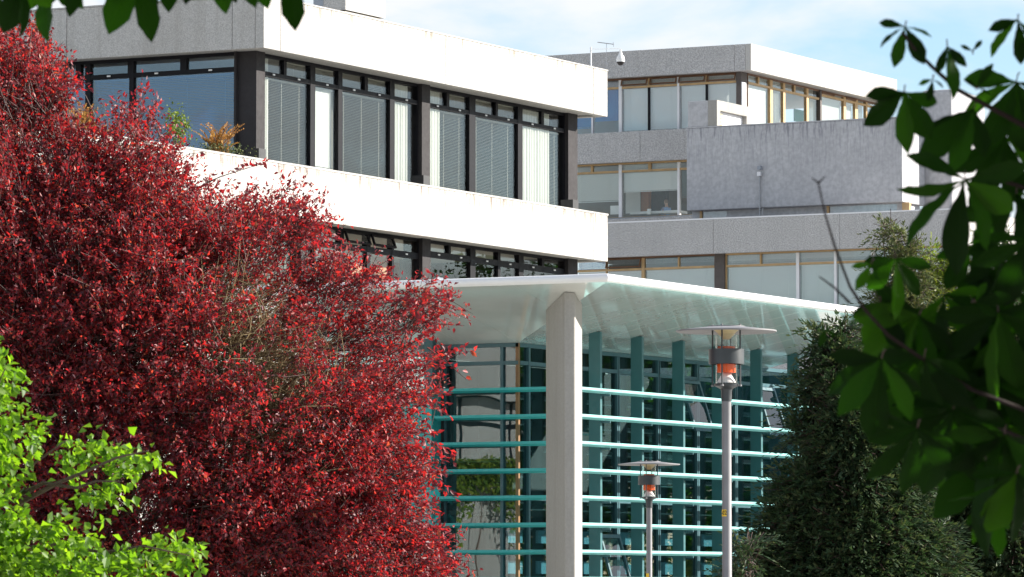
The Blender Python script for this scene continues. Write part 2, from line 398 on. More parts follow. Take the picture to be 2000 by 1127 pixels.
def pleats(kind, plane, a0, a1, z0, z1, d, folds=9, amp=0.022):
    b = MB(); n = folds * 6; r = random.Random(int(abs(a0) * 100))
    ph = r.random() * 6
    pts = []
    for i in range(n + 1):
        t = i / n; a = a0 + (a1 - a0) * t
        dd = d + amp * math.sin(t * folds * 2 * math.pi + ph) + 0.008 * math.sin(t * 17 + ph)
        pts.append((plane - dd, a) if kind == 'X' else (a, plane + dd))
    for i in range(n):
        p, q = pts[i], pts[i + 1]
        b.quad((*p, z0), (*q, z0), (*q, z1), (*p, z1))
    return b
def window(parent, kind, plane, a0, a1, z0, z1, ztr, mulls, lights=(), fr='dark_frame', mm=None, tm=None, gl='glass',
           blinds=None, lblinds=None, curtains=(), fw=0.07, th=0.10, vents=(), bmat='blind', dots=True, sill='zinc', tilt=40.0):
    """one bay: frame (part) > mullion, transom, pane, vent, blind, curtain (sub-parts)"""
    mm = mm or fr; tm = tm or fr
    f = MB()
    f.wbox(kind, plane, a0, a1, z1 - fw, z1, 0, 0.12); f.wbox(kind, plane, a0, a1, z0, z0 + fw, 0, 0.12)
    f.wbox(kind, plane, a0, a0 + fw * 0.6, z0 + fw, z1 - fw, 0.001, 0.119); f.wbox(kind, plane, a1 - fw * 0.6, a1, z0 + fw, z1 - fw, 0.001, 0.119)
    w = f.build('window', M[fr], parent)
    if sill: MB().wbox(kind, plane, a0, a1, z0 - 0.06, z0 + 0.05, -0.07, -0.003).build('sill', M[sill], w)
    for lo, hi in mulls: MB().wbox(kind, plane, lo, hi, z0 + fw, z1 - fw, -0.012, 0.13).build('mullion', M[mm], w)
    segs = gaps(a0 + fw * 0.6, a1 - fw * 0.6, mulls)
    for lo, hi in segs: MB().wbox(kind, plane, lo, hi, ztr - th / 2, ztr + th / 2, -0.006, 0.125).build('transom', M[tm], w)
    for i, (lo, hi) in enumerate(segs):
        MB().wbox(kind, plane, lo, hi, z0 + fw, ztr - th / 2, 0.045, 0.06).build('pane', M[gl], w)
        bl = (blinds or {}).get(i)
        if bl:
            drop = bl if isinstance(bl, (int, float)) else bl[0]; bm_ = bmat if isinstance(bl, (int, float)) else bl[1]
            tl = tilt if isinstance(bl, (int, float)) or len(bl) < 3 else bl[2]
            zt = ztr - th / 2 - 0.05; zb = zt - (zt - z0 - fw - 0.04) * drop
            slat_blind(kind, plane, lo + 0.03, hi - 0.03, zb, zt, 0.16, tilt=tl).build('blind', M[bm_], w)
    for lo, hi in lights: MB().wbox(kind, plane, lo, hi, ztr + th / 2, z1 - fw, -0.009, 0.128).build('mullion', M[tm], w)
    for i, (lo, hi) in enumerate(gaps(a0 + fw * 0.6, a1 - fw * 0.6, list(mulls) + list(lights))):
        za, zb = ztr + th / 2, z1 - fw
        if i in vents:
            # top-hung vent standing open: frame and pane tilted out about the head
            ang = R(20); v = MB(); e = 0.045
            hgt = zb - za
            def pt(a, t, o):   # t down from the head, o outwards
                dd = -(math.sin(ang) * t + math.cos(ang) * o); z = zb - math.cos(ang) * t + math.sin(ang) * o
                return (plane - dd, a, z) if kind == 'X' else (a, plane + dd, z)
            def bar(aa, ab, ta, tb):
                n = len(v.v)
                for o in (0.0, 0.05):
                    v.v += [pt(aa, ta, o), pt(ab, ta, o), pt(ab, tb, o), pt(aa, tb, o)]
                v.f += [tuple(n + k for k in q) for q in ((0, 1, 2, 3), (7, 6, 5, 4), (0, 4, 5, 1), (1, 5, 6, 2), (2, 6, 7, 3), (3, 7, 4, 0))]
            bar(lo, hi, 0, e); bar(lo, hi, hgt - e, hgt); bar(lo, lo + e, e, hgt - e); bar(hi - e, hi, e, hgt - e)
            v.build('vent', M[fr], w)
            q = MB(); q.quad(pt(lo + e, e, 0.02), pt(hi - e, e, 0.02), pt(hi - e, hgt - e, 0.02), pt(lo + e, hgt - e, 0.02))
            q.quad(pt(lo + e, e, 0.03), pt(lo + e, hgt - e, 0.03), pt(hi - e, hgt - e, 0.03), pt(hi - e, e, 0.03)); q.build('pane', M[gl], w)
        else:
            MB().wbox(kind, plane, lo, hi, za, zb, 0.045, 0.06).build('pane', M[gl], w)
        if dots:
            c = (lo + hi) / 2; MB().wbox(kind, plane, c - 0.045, c + 0.045, ztr - 0.012, ztr + 0.022, -0.03, -0.0125).build('latch', M['white_plastic'], w)
        lb = (lblinds or {}).get(i)
        if lb: slat_blind(kind, plane, lo + 0.02, hi - 0.02, za + 0.04, zb - 0.03, 0.16, tilt=tilt).build('blind', M[lb if isinstance(lb, str) else bmat], w)
    for a, b_, *rest in curtains:
        zt = rest[0] if rest else z1 - fw - 0.02
        pleats(kind, plane, a, b_, z0 + fw + 0.02, zt, 0.10, max(3, int((b_ - a) / 0.13))).build('curtain', M['curtain'], w, smooth=True)
    return w
def panels(parent, name, kind, plane, cuts, z0, z1, t, mat, gap=0.006, d0=0.0):
    for lo, hi in zip(cuts[:-1], cuts[1:]):
        MB().wbox(kind, plane, lo + gap, hi - gap, z0, z1, d0, d0 + t).build(name, M[mat], parent, bevel=0.012)

# ------------------------------------------------------------------ white office building (left)
E = at(1187, 228, 117.0); XM, YE = E.x, E.y
zP1, zP0 = zon('X', XM, 1186, 139), zon('X', XM, 1186, 228)
zS1, zS0 = zon('X', XM, 1186, 421), zon('X', XM, 1186, 511)
F2F = zP0 - zS0
YN = along('X', XM, 514.7, 96)             # near corner of the top storey
REC = 0.75
XW, YW = XM - REC, YN + REC
YNEAR = 38.0
off = empty('office_building', (XM, YE, 0))
tag(off, 'white sunlit concrete office building with dark window bands, left behind the red tree', 'building')
cutsR = [YN] + [along('X', XM, p, 200) for p in (548, 871, 1159)] + [YE]
M['concrete_parapet'] = drips(M['concrete'].copy(), zP1, 0.4, (0.2, 0.17, 0.13))
panels(off, 'parapet_panel', 'X', XM, cutsR, zP0, zP1, 0.22, 'concrete_parapet', gap=0.01)
XL = XM - 16.0
panels(off, 'parapet_panel', 'Y', YN, [XL, along('Y', YN, 130, 60), along('Y', YN, 453, 60), XM - 0.222], zP0, zP1, 0.22, 'concrete', d0=0.003)
MB().box(XL, XM - 0.225, YE - 0.22, YE - 0.003, zP0, zP1).build('parapet_panel', M['concrete'], off)
cut2 = [YNEAR, 50, 60, 70, 79] + [along('X', XM, p, 360) for p in (549, 871, 1159)] + [YE]
cut2 = sorted(cut2)
M['concrete_stained'] = drips(M['concrete'].copy(), zS1)
panels(off, 'spandrel_panel', 'X', XM, cut2, zS0, zS1, 0.22, 'concrete_stained')
MB().box(XL, XM - 0.225, YE - 0.22, YE - 0.003, zS0, zS1).build('spandrel_panel', M['concrete'], off)
# coping lip along the spandrel and drip edge under it
MB().box(XM - 0.24, XM + 0.012, YNEAR, YE + 0.012, zS1 + 0.002, zS1 + 0.045).build('coping', M['concrete'], off)
MB().box(XM - 0.24, XM + 0.012, YN - 0.012, YE + 0.012, zP1 + 0.002, zP1 + 0.035).build('coping', M['concrete'], off)
MB().box(XL, XM - 0.24, YN - 0.012, YN + 0.24, zP1 + 0.002, zP1 + 0.035).build('coping', M['concrete'], off)
# slabs: roof, floor under top storey, floor under the storey below
MB().box(XL, XM - 0.225, YN + 0.226, YE - 0.225, zP0 + 0.05, zP0 + 0.45).build('roof_slab', M['concrete'], off)
MB().box(XL, XM - 0.225, YNEAR, YE - 0.225, zS0 + 0.05, zS0 + 0.42).build('floor_slab', M['ceiling'], off)
MB().box(XL, XM - 0.225, YNEAR, YE - 0.225, zS0 - F2F + 0.05, zS0 - F2F + 0.42).build('floor_slab', M['ceiling'], off)
# rooms: floor finish of the top storey stands at sill level (low sill), back walls and partitions
MB().box(XL, XW - 0.6, YW + 0.6, YE - 1.2, zS0 + 0.42, zS1 - 0.35).build('room_floor', M['room_dark'], off)
def rooms(z0, z1, y0, y1, x_back, mat='room'):
    MB().box(x_back - 0.2, x_back, y0, y1, z0, z1).build('room_wall', M[mat], off)
    for y in (y0 + (y1 - y0) * 0.5,): MB().box(x_back + 0.002, XW - 0.35, y - 0.06, y + 0.06, z0, z1).build('partition', M[mat], off)
rooms(zS1 - 0.35, zP0 + 0.05, YW + 0.62, YE - 1.0, XW - 5.5)
rooms(zS0 - F2F + 0.42, zS0 + 0.05, YNEAR, YE - 1.0, XW - 4.5, 'room_brown')
MB().box(XL, XW - 0.35, YE - 0.95, YE - 0.75, zS0 - F2F + 0.42, zP0 + 0.05).build('end_wall', M['pilaster'], off)
# the end face behind (hidden side) and lower storeys seen only in the reflection and between leaves
z2a, z2b = zS0 - F2F, zS1 - F2F
panels(off, 'spandrel_panel', 'X', XM, [YNEAR, 47, 56, 65, 74, 83, 92, YE], z2a, z2b, 0.22, 'concrete')
MB().box(XM - 6, XM - 0.4, YNEAR, YE, 0, z2a + 0.05).build('ground_storey_wall', M['concrete'], off)
# pilasters
tp = px_pairs('X', XW, [(493, 510), (817, 833), (1103, 1121)], 200)
pil = []
for lo, hi in tp:
    MB().box(XW - 0.42, XW + 0.10, lo, hi, zS1 + 0.047, zP0 + 0.05).build('pilaster', M['pilaster'], off); pil.append((lo, hi))
MB().wbox('Y', YW, along('Y', YW, 463, 200), XW - 0.423, zS1 - 0.4, zP0 + 0.05, -0.06, 0.40).build('pilaster', M['pilaster'], off)
tp2 = px_pairs('X', XW, [(818, 834), (1103, 1121)], 480)
for lo, hi in tp2: MB().box(XW - 0.42, XW + 0.10, lo, hi, z2b + 0.01, zS0 + 0.05).build('pilaster', M['pilaster'], off)
for a, b_ in px_pairs('X', XM - 0.12, [(498, 521), (820, 845), (1112, 1136)], 300):
    MB().box(XM - 0.36, XM - 0.02, a, a + 0.30, zS1 + 0.047, zS1 + 0.27).build('scupper', M['black_box'], off)
# top storey, right face, two bays
ztrR = zon('X', XW, 557, 151)
Y_ = lambda prs, py=230: px_pairs('X', XW, prs, py)
w1 = window(off, 'X', XW, tp[0][1], tp[1][0], zS1 + 0.05, zP0 + 0.045, ztrR, Y_([(605.5, 615), (660, 668), (761, 770)]), Y_([(554, 559), (712, 718)]),
       blinds={0: (0.98, 'blind', 3), 1: (0.97, 'blind_white', 68), 2: (0.98, 'blind', 1)}, tilt=25, lblinds={1: 'blind', 2: 'blind', 4: 'blind'},
       curtains=[(tp[0][1] + 0.05, along('X', XW, 531)), (along('X', XW, 771), along('X', XW, 803))])
w2 = window(off, 'X', XW, tp[1][1], tp[2][0], zS1 + 0.05, zP0 + 0.045, ztrR, Y_([(916, 928), (1011, 1020)]), Y_([(872, 877), (968, 972), (1057, 1062)]),
       blinds={0: (0.98, 'blind', 8), 1: (0.98, 'blind', 3), 2: (0.98, 'blind', 3)}, lblinds={0: 'blind', 1: 'blind', 2: 'blind', 3: 'blind'}, tilt=25,
       curtains=[(tp[1][1] + 0.05, along('X', XW, 864)), (along('X', XW, 1022), along('X', XW, 1078))])
# wall prints seen through the blinds
for (p0, p1, q0, q1) in ((552, 610, 240, 312), (672, 752, 245, 312)):
    xb = XW - 2.6; a, b_ = along('X', xb, p0, 270), along('X', xb, p1, 270)
    MB().box(xb - 0.04, xb, a, b_, zon('X', xb, p0, q1), zon('X', xb, p0, q0)).build('wall_print', M['board_pink'], off)
    MB().box(xb - 0.08, xb - 0.042, a - 2.0, b_ + 1.2, zS1 - 0.3, zP0).build('partition', M['room'], off)
# top storey, left face over the terrace
ztrL = zon('Y', YW, 255, 147)
aL0, aL1 = along('Y', YW, -120, 150), along('Y', YW, 463, 150)
X_ = lambda prs, py=150: px_pairs('Y', YW, prs, py)
window(off, 'Y', YW, aL0, aL1, zS1 - 0.4, zP0 + 0.045, ztrL, X_([(253, 261), (167, 177), (124, 127), (50, 58)]), X_([(352, 364), (249.5, 252.9), (148, 158), (-20, -12)]),
       gl='glass_blue', blinds={4: (0.99, 'blind_skylit', 38), 3: (0.99, 'blind_skylit', 38), 2: (0.9, 'blind_skylit', 55), 0: 0.9}, sill=None)
MB().box(XL + 0.1, XW - 0.6, YW + 4.5, YW + 4.7, zS1 - 0.35, zP0).build('room_wall', M['room'], off)
# storey below, right face
ztr2 = zon('X', XW, 640, 477)
tpa = along('X', XW, 598, 480)
window(off, 'X', XW, tpa, tp2[0][0], z2b + 0.3, zS0 + 0.045, ztr2, Y_([(613, 616), (664, 671), (716, 723), (765, 769)], 480), (),
       blinds={0: (0.99, 'blind_white', 30), 1: (0.99, 'blind_white', 30)}, lblinds={0: 'blind_white', 1: 'blind_white'}, vents=(2, 3), th=0.14)
window(off, 'X', XW, tp2[0][1], tp2[1][0], z2b + 0.3, zS0 + 0.045, zon('X', XW, 930, 508), Y_([(918, 928), (972, 977), (1013, 1022)], 500), Y_([(876, 880), (1058, 1062)], 500), th=0.14)
yy = tpa
for k in range(5):
    window(off, 'X', XW, yy - 7.6, yy - 0.4, z2b + 0.3, zS0 + 0.045, ztr2, [(yy - 5.2, yy - 5.08), (yy - 2.7, yy - 2.58)], (), blinds={0: 0.9, 2: 0.8}, dots=False)
    MB().box(XW - 0.42, XW + 0.10, yy - 0.399, yy - 0.001, z2b + 0.01, zS0 + 0.05).build('pilaster', M['pilaster'], off); yy -= 8.0
yy = YE - 1
for k in range(8):
    window(off, 'X', XM - 0.39, yy - 7.6, yy - 0.4, z2a - 2.0, z2a + 0.045, z2a - 0.6, [(yy - 5.2, yy - 5.08), (yy - 2.7, yy - 2.58)], (), blinds={0: 0.9}, dots=False, sill=None); yy -= 8.0
    MB().box(XM - 0.38, XM - 0.05, yy + 0.0, yy + 0.395, 0, z2a + 0.04).build('pilaster', M['concrete'], off)
# orange-brown room fittings behind the lower windows, a white edge of a door
xb = XW - 0.4
for p0, p1, mt in ((667, 764, 'room_brown'), (784, 812, 'room_dark'), (934, 962, 'room_dark'), (944, 972, 'room_brown')):
    MB().box(xb - 0.05, xb, along('X', xb, p0, 500), along('X', xb, p1, 500), z2b + 0.3, zS0 - 0.45).build('partition', M[mt], off)
MB().box(XW - 1.0, XW - 0.35, along('X', XW - 0.35, 766, 500) - 0.03, along('X', XW - 0.35, 766, 500) + 0.03, z2b + 0.3, zon('X', XW - 0.35, 766, 498)).build('door', M['white_plastic'], off)
# roof plant room
pc = hit_x(675, 15, XM - 2.2); Yp = pc.y
xl = along('Y', Yp, 613, 15); zb_ = zP0 + 0.452
MB().box(xl, XM - 2.2, Yp, along('X', XM - 2.2, 752, 30), zon('X', XM - 2.2, 676, 19), zP1 + 2.6).build('plant_room_wall', M['concrete'], off)
MB().box(xl + 0.03, XM - 2.23, Yp + 0.03, along('X', XM - 2.2, 752, 30) - 0.03, zb_, zon('X', XM - 2.2, 676, 19) - 0.03).build('plant_room_base', M['concrete_column'], off)
MB().box(xl - 0.006, xl + (XM - 2.2 - xl) * 0.3, Yp - 0.012, Yp - 0.002, zb_, zP1 + 2.6).build('plant_room_panel', M['zinc'], off)
# terrace floor and soil trough behind the near spandrel
MB().box(XL, XM - 0.24, YNEAR, YN + 0.2, zS0 + 0.423, zS1 - 0.75).build('terrace_floor', M['paving'], off)

# ------------------------------------------------------------------ grey office building behind
BC = at(1466.5, 85, 196.0); XB, YB = BC.x, BC.y
rear = empty('grey_office_building', (XB, YB, 0))
tag(rear, 'grey concrete office building with tan timber windows, rising behind the glass pavilion', 'building')
bP1, bP0 = zon('Y', YB, 1466, 85), zon('Y', YB, 1466, 137)
bS1, bS0 = zon('Y', YB, 1340, 251), zon('Y', YB, 1340, 311)
bW0 = zon('Y', YB, 1300, 421)
xl0 = along('Y', YB, 1030, 110)
ye0 = along('X', XB, 1752, 150)
panels(rear, 'parapet_panel', 'Y', YB, [xl0, along('Y', YB, 1079, 110), along('Y', YB, 1434, 110), XB - 0.262], bP0, bP1, 0.25, 'concrete_rear', d0=0.002)
panels(rear, 'parapet_panel', 'X', XB, [YB, along('X', XB, 1482, 110), along('X', XB, 1610, 130), ye0], bP0, bP1, 0.26, 'concrete')
panels(rear, 'spandrel_panel', 'Y', YB, [xl0, along('Y', YB, 1250, 280), XB - 0.002], bS0, bS1, 0.25, 'concrete_rear', d0=0.002)
MB().box(XB - 0.25, XB - 0.001, YB + 0.254, ye0, bS0, bS1).build('spandrel_panel', M['concrete'], rear)
MB().box(xl0, XB - 0.27, YB + 0.26, ye0, bP0 + 0.05, bP0 + 0.5).build('roof_slab', M['concrete_rear'], rear)
MB().box(xl0, XB - 0.27, YB + 0.26, ye0, bS0 + 0.05, bS0 + 0.5).build('floor_slab', M['ceiling'], rear)
YBW, XBW = YB + REC, XB - REC
MB().box(xl0, XBW - 0.4, YBW + 4.0, YBW + 4.2, bW0 - 0.3, bP0 + 0.05).build('room_wall', M['room'], rear)
MB().box(XBW - 5.0, XBW - 4.8, YBW + 4.21, ye0, bS1 - 0.6, bP0 + 0.05).build('room_wall', M['room'], rear)
MB().wbox('Y', YBW, along('Y', YBW, 1440, 180), XBW - 0.003, bS1 - 0.3, bP0 + 0.05, -0.1, 0.5).build('pilaster', M['rear_pilaster'], rear)
MB().wbox('X', XBW, YBW - 0.10, YBW + 0.28, bS1 - 0.3, bP0 - 0.40, -0.05, -0.001).build('pilaster_cover', M['white_strip'], rear)
XR = lambda prs, py=200, pl=None: px_pairs('Y', YBW, prs, py)
a0, a1 = xl0 + 0.2, along('Y', YBW, 1439.6, 200)
window(rear, 'Y', YBW, a0, a1, bS1 - 0.03, bP0 + 0.045, zon('Y', YBW, 1260, 169), XR([(1155, 1158.5), (1208.5, 1214.5), (1322.5, 1327)]), XR([(1265, 1270), (1378, 1382)]),
       fr='wood_dark', mm='white_strip', tm='wood', gl='glass_blue', blinds={0: (0.85, 'blind_skylit', 62), 1: (0.7, 'blind_skylit', 62), 2: (0.99, 'blind_rear', 62), 3: (0.99, 'blind_rear', 62)}, lblinds={2: 'blind_rear', 3: 'blind_rear', 4: 'blind_rear', 5: 'blind_rear'},
       vents=(2, 3, 4, 5), dots=False, th=0.09, sill='zinc')
for pp in (1267, 1380): MB().wbox('Y', YBW, along('Y', YBW, pp - 2), along('Y', YBW, pp + 2), bS1 + 0.03, zon('Y', YBW, 1260, 171), 0.02, 0.11).build('mullion', M['dark_frame'], rear)
MB().wbox('Y', YBW, a0, XBW, bS1 - 0.4, bS1 - 0.032, -0.02, 0.3).build('upstand', M['concrete_rear'], rear)
# second storey down
window(rear, 'Y', YBW, a0, along('Y', YBW, 1420, 360), bW0, bS0 + 0.045, zon('Y', YBW, 1260, 333), XR([(1208.5, 1214.5), (1323, 1327.5)], 360), XR([(1154, 1158), (1266, 1271)], 360),
       fr='wood', mm='white_strip', tm='wood', gl='glass', blinds={0: (0.62, 'blind_rear', 50), 1: (0.42, 'blind_rear', 62), 2: (0.6, 'blind_dark', 50)}, lblinds={2: 'blind_rear', 3: 'blind_rear'}, dots=False, th=0.09)
MB().wbox('Y', YB, xl0, XB - 1, bW0 - 1.2, bW0 - 0.05, 0.05, 0.4).build('upstand', M['concrete_rear'], rear)
MB().box(xl0, XB - 1, YB + 0.41, YB + 6, bW0 - 1.2, bW0 - 0.4).build('floor_slab', M['room_dark'], rear)
# things in that room: print, brown cupboard, papers
def inroom(name, mt, p0, p1, q0, q1, d=1.6, t=0.3):
    yp = YBW + d
    return MB().box(along('Y', yp, p0, q0), along('Y', yp, p1, q0), yp, yp + t, zon('Y', yp, p0, q1), zon('Y', yp, p0, q0)).build(name, M[mt], rear)
inroom('wall_print', 'paper', 1222, 1250, 372, 417, 1.9, 0.05); inroom('cupboard', 'room_brown', 1252, 1266, 366, 417, 2.0); inroom('cupboard', 'room_dark', 1267, 1300, 366, 412, 2.3)
inroom('picture', 'paper', 1192, 1210, 402, 419, 0.3, 0.03); inroom('papers', 'paper', 1264, 1270, 408, 419, 0.25, 0.1); inroom('desk', 'paper', 1230, 1325, 414, 419, 0.5, 0.9)
inroom('screen', 'pale_blue', 1128, 1150, 240, 252, 0.6, 0.05); inroom('green_notice_board', 'green_board', 1120, 1121, 240, 252, 0.6, 0.05)
# top storey, right face
a0, a1 = along('X', XBW, 1461, 200), along('X', XBW, 1601, 200)
XX = lambda prs: px_pairs('X', XBW, prs, 200)
window(rear, 'X', XBW, a0, a1, bS1 - 0.03, bP0 + 0.045, zon('X', XBW, 1504, 171), XX([(1504, 1509), (1529.5, 1533.5), (1575, 1579)]), XX([(1481, 1483), (1551, 1553.5)]),
       fr='wood_dark', mm='wood', tm='wood', gl='glass', blinds={0: (0.99, 'paper', 70), 1: (0.99, 'blind_rear'), 3: 0.99}, lblinds={0: 'blind_rear', 1: 'blind_rear', 2: 'blind_rear'}, dots=False, th=0.09)
window(rear, 'X', XBW, along('X', XBW, 1604), along('X', XBW, 1740), bS1 - 0.03, bP0 + 0.045, zon('X', XBW, 1650, 196), XX([(1647.5, 1652), (1670, 1675), (1691, 1694)]), XX([(1628, 1630)]),
       fr='wood_dark', mm='wood', tm='wood', gl='glass', blinds={0: (0.99, 'blind_rear', 55), 1: (0.99, 'blind_rear', 55), 2: 0.9}, lblinds={3: 'blind_rear'}, vents=(0, 2), dots=False, th=0.09)
MB().wbox('X', XBW, along('X', XBW, 1601), along('X', XBW, 1604), bS1, bP0 + 0.05, -0.05, 0.3).build('pilaster', M['rear_pilaster'], rear)
xg_ = XBW - 2.2; MB().box(xg_ - 0.05, xg_, along('X', xg_, 1552, 220), along('X', xg_, 1574, 220), zon('X', xg_, 1560, 238), zon('X', xg_, 1560, 214)).build('green_notice_board', M['green_board'], rear)
# the big blind concrete box in front
YX = YB - 3.6
bx0, bx1 = along('Y', YX, 1341, 330), along('Y', YX, 1762, 330)
xT, xB_ = zon('Y', YX, 1341, 251), zon('Y', YX, 1341, 411.5)
yX1 = along('X', bx1, 1793, 350)
MB().box(bx0, bx1, YX, max(yX1, YX + 2.4), xB_, xT).build('concrete_box', drips(drips(M['concrete_smooth'].copy(), xT, 2.6, (0.27, 0.27, 0.295)), xT, 0.7, (0.20, 0.20, 0.22)), rear, bevel=0.03)
MB().box(bx0 - 0.01, bx1 + 0.01, YX - 0.012, YX + 0.4, xT + 0.003, xT + 0.05).build('coping', M['concrete_smooth'], rear)
MB().box(bx0 + 0.02, bx1 - 0.15, YX + 0.5, YX + 2.2, bW0 - 1.6, xB_ - 0.004).build('recessed_wall', M['concrete_smooth'], rear)
for p0, p1 in ((1372, 1419), (1620, 1752)):
    o_ = MB(); ww = YX + 0.485
    MB().box(along('Y', ww, p0, 415), along('Y', ww, p1, 415), ww, ww + 0.014, bW0 - 1.0, xB_ - 0.03).build('low_window', M['glass_blue'], rear)
    MB().box(along('Y', ww, p0 - 4, 415), along('Y', ww, p0, 415), ww - 0.08, ww + 0.014, bW0 - 1.0, xB_ - 0.01).build('window_post', M['wood'], rear)
MB().box(along('Y', YX + 0.3, 1762, 400), along('Y', YX + 0.3, 1776, 400), YX + 0.3, YX + 0.5, bW0 - 1.0, xB_ - 0.006).build('window_post', M['wood'], rear)
# small roof housing with a slatted vent on its right side
hx0, hx1 = along('Y', YX, 1343, 220), along('Y', YX, 1400, 220)
hz = zon('Y', YX, 1400, 195); hy1 = along('X', hx1, 1467, 220)
MB().box(hx0, hx1 - 0.42, YX + 0.02, hy1, xT + 0.052, hz).build('vent_housing', M['concrete_smooth'], rear, bevel=0.02)
fr_ = MB(); fr_.box(hx1 - 0.418, hx1, YX + 0.02, YX + 0.35, xT + 0.052, hz); fr_.box(hx1 - 0.418, hx1, hy1 - 0.45, hy1, xT + 0.052, hz); fr_.box(hx1 - 0.418, hx1, YX + 0.352, hy1 - 0.452, hz - 0.42, hz - 0.001)
fr_.build('vent_surround', M['concrete_column'], rear)
for k in range(6):
    zz = xT + 0.10 + k * 0.15
    if zz < hz - 0.5: MB().box(hx1 - 0.40, hx1 - 0.10, YX + 0.353, YX + 0.75, zz, zz + 0.06).build('vent_slat', M['slat_yellow'], rear)
MB().box(hx1 - 0.40, hx1 - 0.2, YX + 0.8, hy1 - 0.453, xT + 0.052, hz - 0.43).build('vent_panel', M['white_strip'], rear)
# stair tower at the right
YT = YB - 1.0
tx0, tx1 = along('Y', YT, 1800, 250), along('Y', YT, 1859, 250)
MB().box(tx0, tx1, YT, along('X', tx1, 1925, 250), 0, zon('Y', YT, 1830, 175)).build('stair_tower', M['concrete_smooth'], rear, bevel=0.12)
# lower storey standing further forward
YLo = YB - 6.4
lx0 = along('Y', YLo, 1100, 470); lx1 = along('Y', YLo, 1890, 470)
lT, lB = zon('Y', YLo, 1340, 430.6), zon('Y', YLo, 1340, 497.2)
yLe = along('X', lx1, 2080, 480)
panels(rear, 'parapet_panel', 'Y', YLo, [lx0, along('Y', YLo, 1393, 470), along('Y', YLo, 1640, 470), lx1 - 0.262], lB, lT, 0.25, 'concrete_rear', d0=0.002)
panels(rear, 'parapet_panel', 'X', lx1, [YLo, YLo + 5, yLe], lB, lT, 0.26, 'concrete')
MB().box(lx0, lx1 - 0.27, YLo - 0.01, YLo + 0.3, lT + 0.003, lT + 0.06).build('coping', M['white_strip'], rear)
MB().box(lx0, lx1 - 0.27, YLo + 0.26, yLe, lB + 0.05, lT - 0.75).build('roof_slab', M['concrete_rear'], rear)
YLW, XLW = YLo + REC, lx1 - REC
zl0 = zon('Y', YLW, 1500, 610); ztl = zon('Y', YLW, 1487, 517.5)
XX2 = lambda prs: px_pairs('Y', YLW, prs, 540)
window(rear, 'Y', YLW, lx0 + 0.2, along('Y', YLW, 1397, 540), zl0, lB + 0.045, zon('Y', YLW, 1325, 523), XX2([(1183, 1185.5), (1253, 1259)]), XX2([(1324, 1327)]), fr='wood_dark', mm='wood', tm='wood', gl='glass_blue',
       blinds={0: (0.99, 'blind_rear', 45), 1: (0.99, 'blind_rear', 50), 2: (0.99, 'blind_rear', 50)}, lblinds={0: 'blind_skylit', 1: 'blind_dark', 2: 'blind_dark', 3: 'blind_dark'}, vents=(1,), dots=False, th=0.09)
window(rear, 'Y', YLW, along('Y', YLW, 1417, 540), along('Y', YLW, 1850, 540), zl0, lB + 0.045, ztl, XX2([(1555, 1561), (1629, 1634), (1702, 1708), (1770, 1775)]), XX2([(1484, 1487)]), fr='wood', mm='white_strip', tm='wood', gl='glass_blue',
       blinds={0: (0.99, 'blind_rear', 50), 1: (0.99, 'blind_rear', 50), 2: (0.99, 'blind_rear', 58), 3: (0.99, 'blind_rear', 58), 4: (0.99, 'blind_rear', 58)}, lblinds={k: 'blind_rear' for k in range(6)}, dots=False, th=0.09)
MB().wbox('Y', YLW, along('Y', YLW, 1397.3, 540), along('Y', YLW, 1416.7, 540), zl0 - 1, lB + 0.05, -0.08, 0.3).build('pilaster', M['rear_pilaster'], rear)
MB().wbox('Y', YLW, along('Y', YLW, 1850.4, 540), XLW - 0.003, zl0 - 1, lB + 0.05, -0.08, 0.4).build('pilaster', M['rear_pilaster'], rear)
MB().wbox('X', XLW, YLW - 0.08, YLW + 0.3, zl0 - 1, lB - 0.4, -0.06, -0.001).build('pilaster_cover', M['white_strip'], rear)
aa0 = along('X', XLW, 1881, 540)
window(rear, 'X', XLW, aa0, yLe, zl0, lB + 0.045, zon('X', XLW, 1905, 512), px_pairs('X', XLW, [(1928, 1934), (1957, 1962), (1990, 1994)], 540), (), fr='wood', mm='wood', tm='wood', gl='glass',
       blinds={0: (0.99, 'blind', 62), 1: (0.99, 'blind', 62), 2: 0.99, 3: 0.9}, lblinds={0: 'blind', 1: 'blind'}, dots=False, th=0.09)
MB().box(lx0, lx1 - 0.02, YLo + 0.02, yLe, 0, zl0 - 0.07).build('lower_wall', M['concrete_rear'], rear)
MB().box(lx0, XLW - 0.5, YLW + 3.5, YLW + 3.7, zl0, lB).build('room_wall', M['room'], rear)

# ------------------------------------------------------------------ glass pavilion with louvres and white canopy
LC = at(1118, 757, 84.0); XV, YV = LC.x, LC.y
XG, YG = XV - 1.34, YV + 0.46
XF = XV - 0.215
CC = at(1188, 550, 80.0); XC, YC = CC.x, CC.y
zF1, zF0 = at(1188, 533, 80.0).z, at(1188, 550.5, 80.0).z
zG = zon('Y', YG, 1000, 669.5)
pav = empty('glass_pavilion', (XV, YV, 0))
tag(pav, 'glass pavilion with teal louvres, teal fins and flared white canopy in front of the offices', 'building')
xA = along('Y', YC, 380, 560)              # left end of the canopy
yA = along('X', XC, 1830, 620)             # far end of the canopy on the right
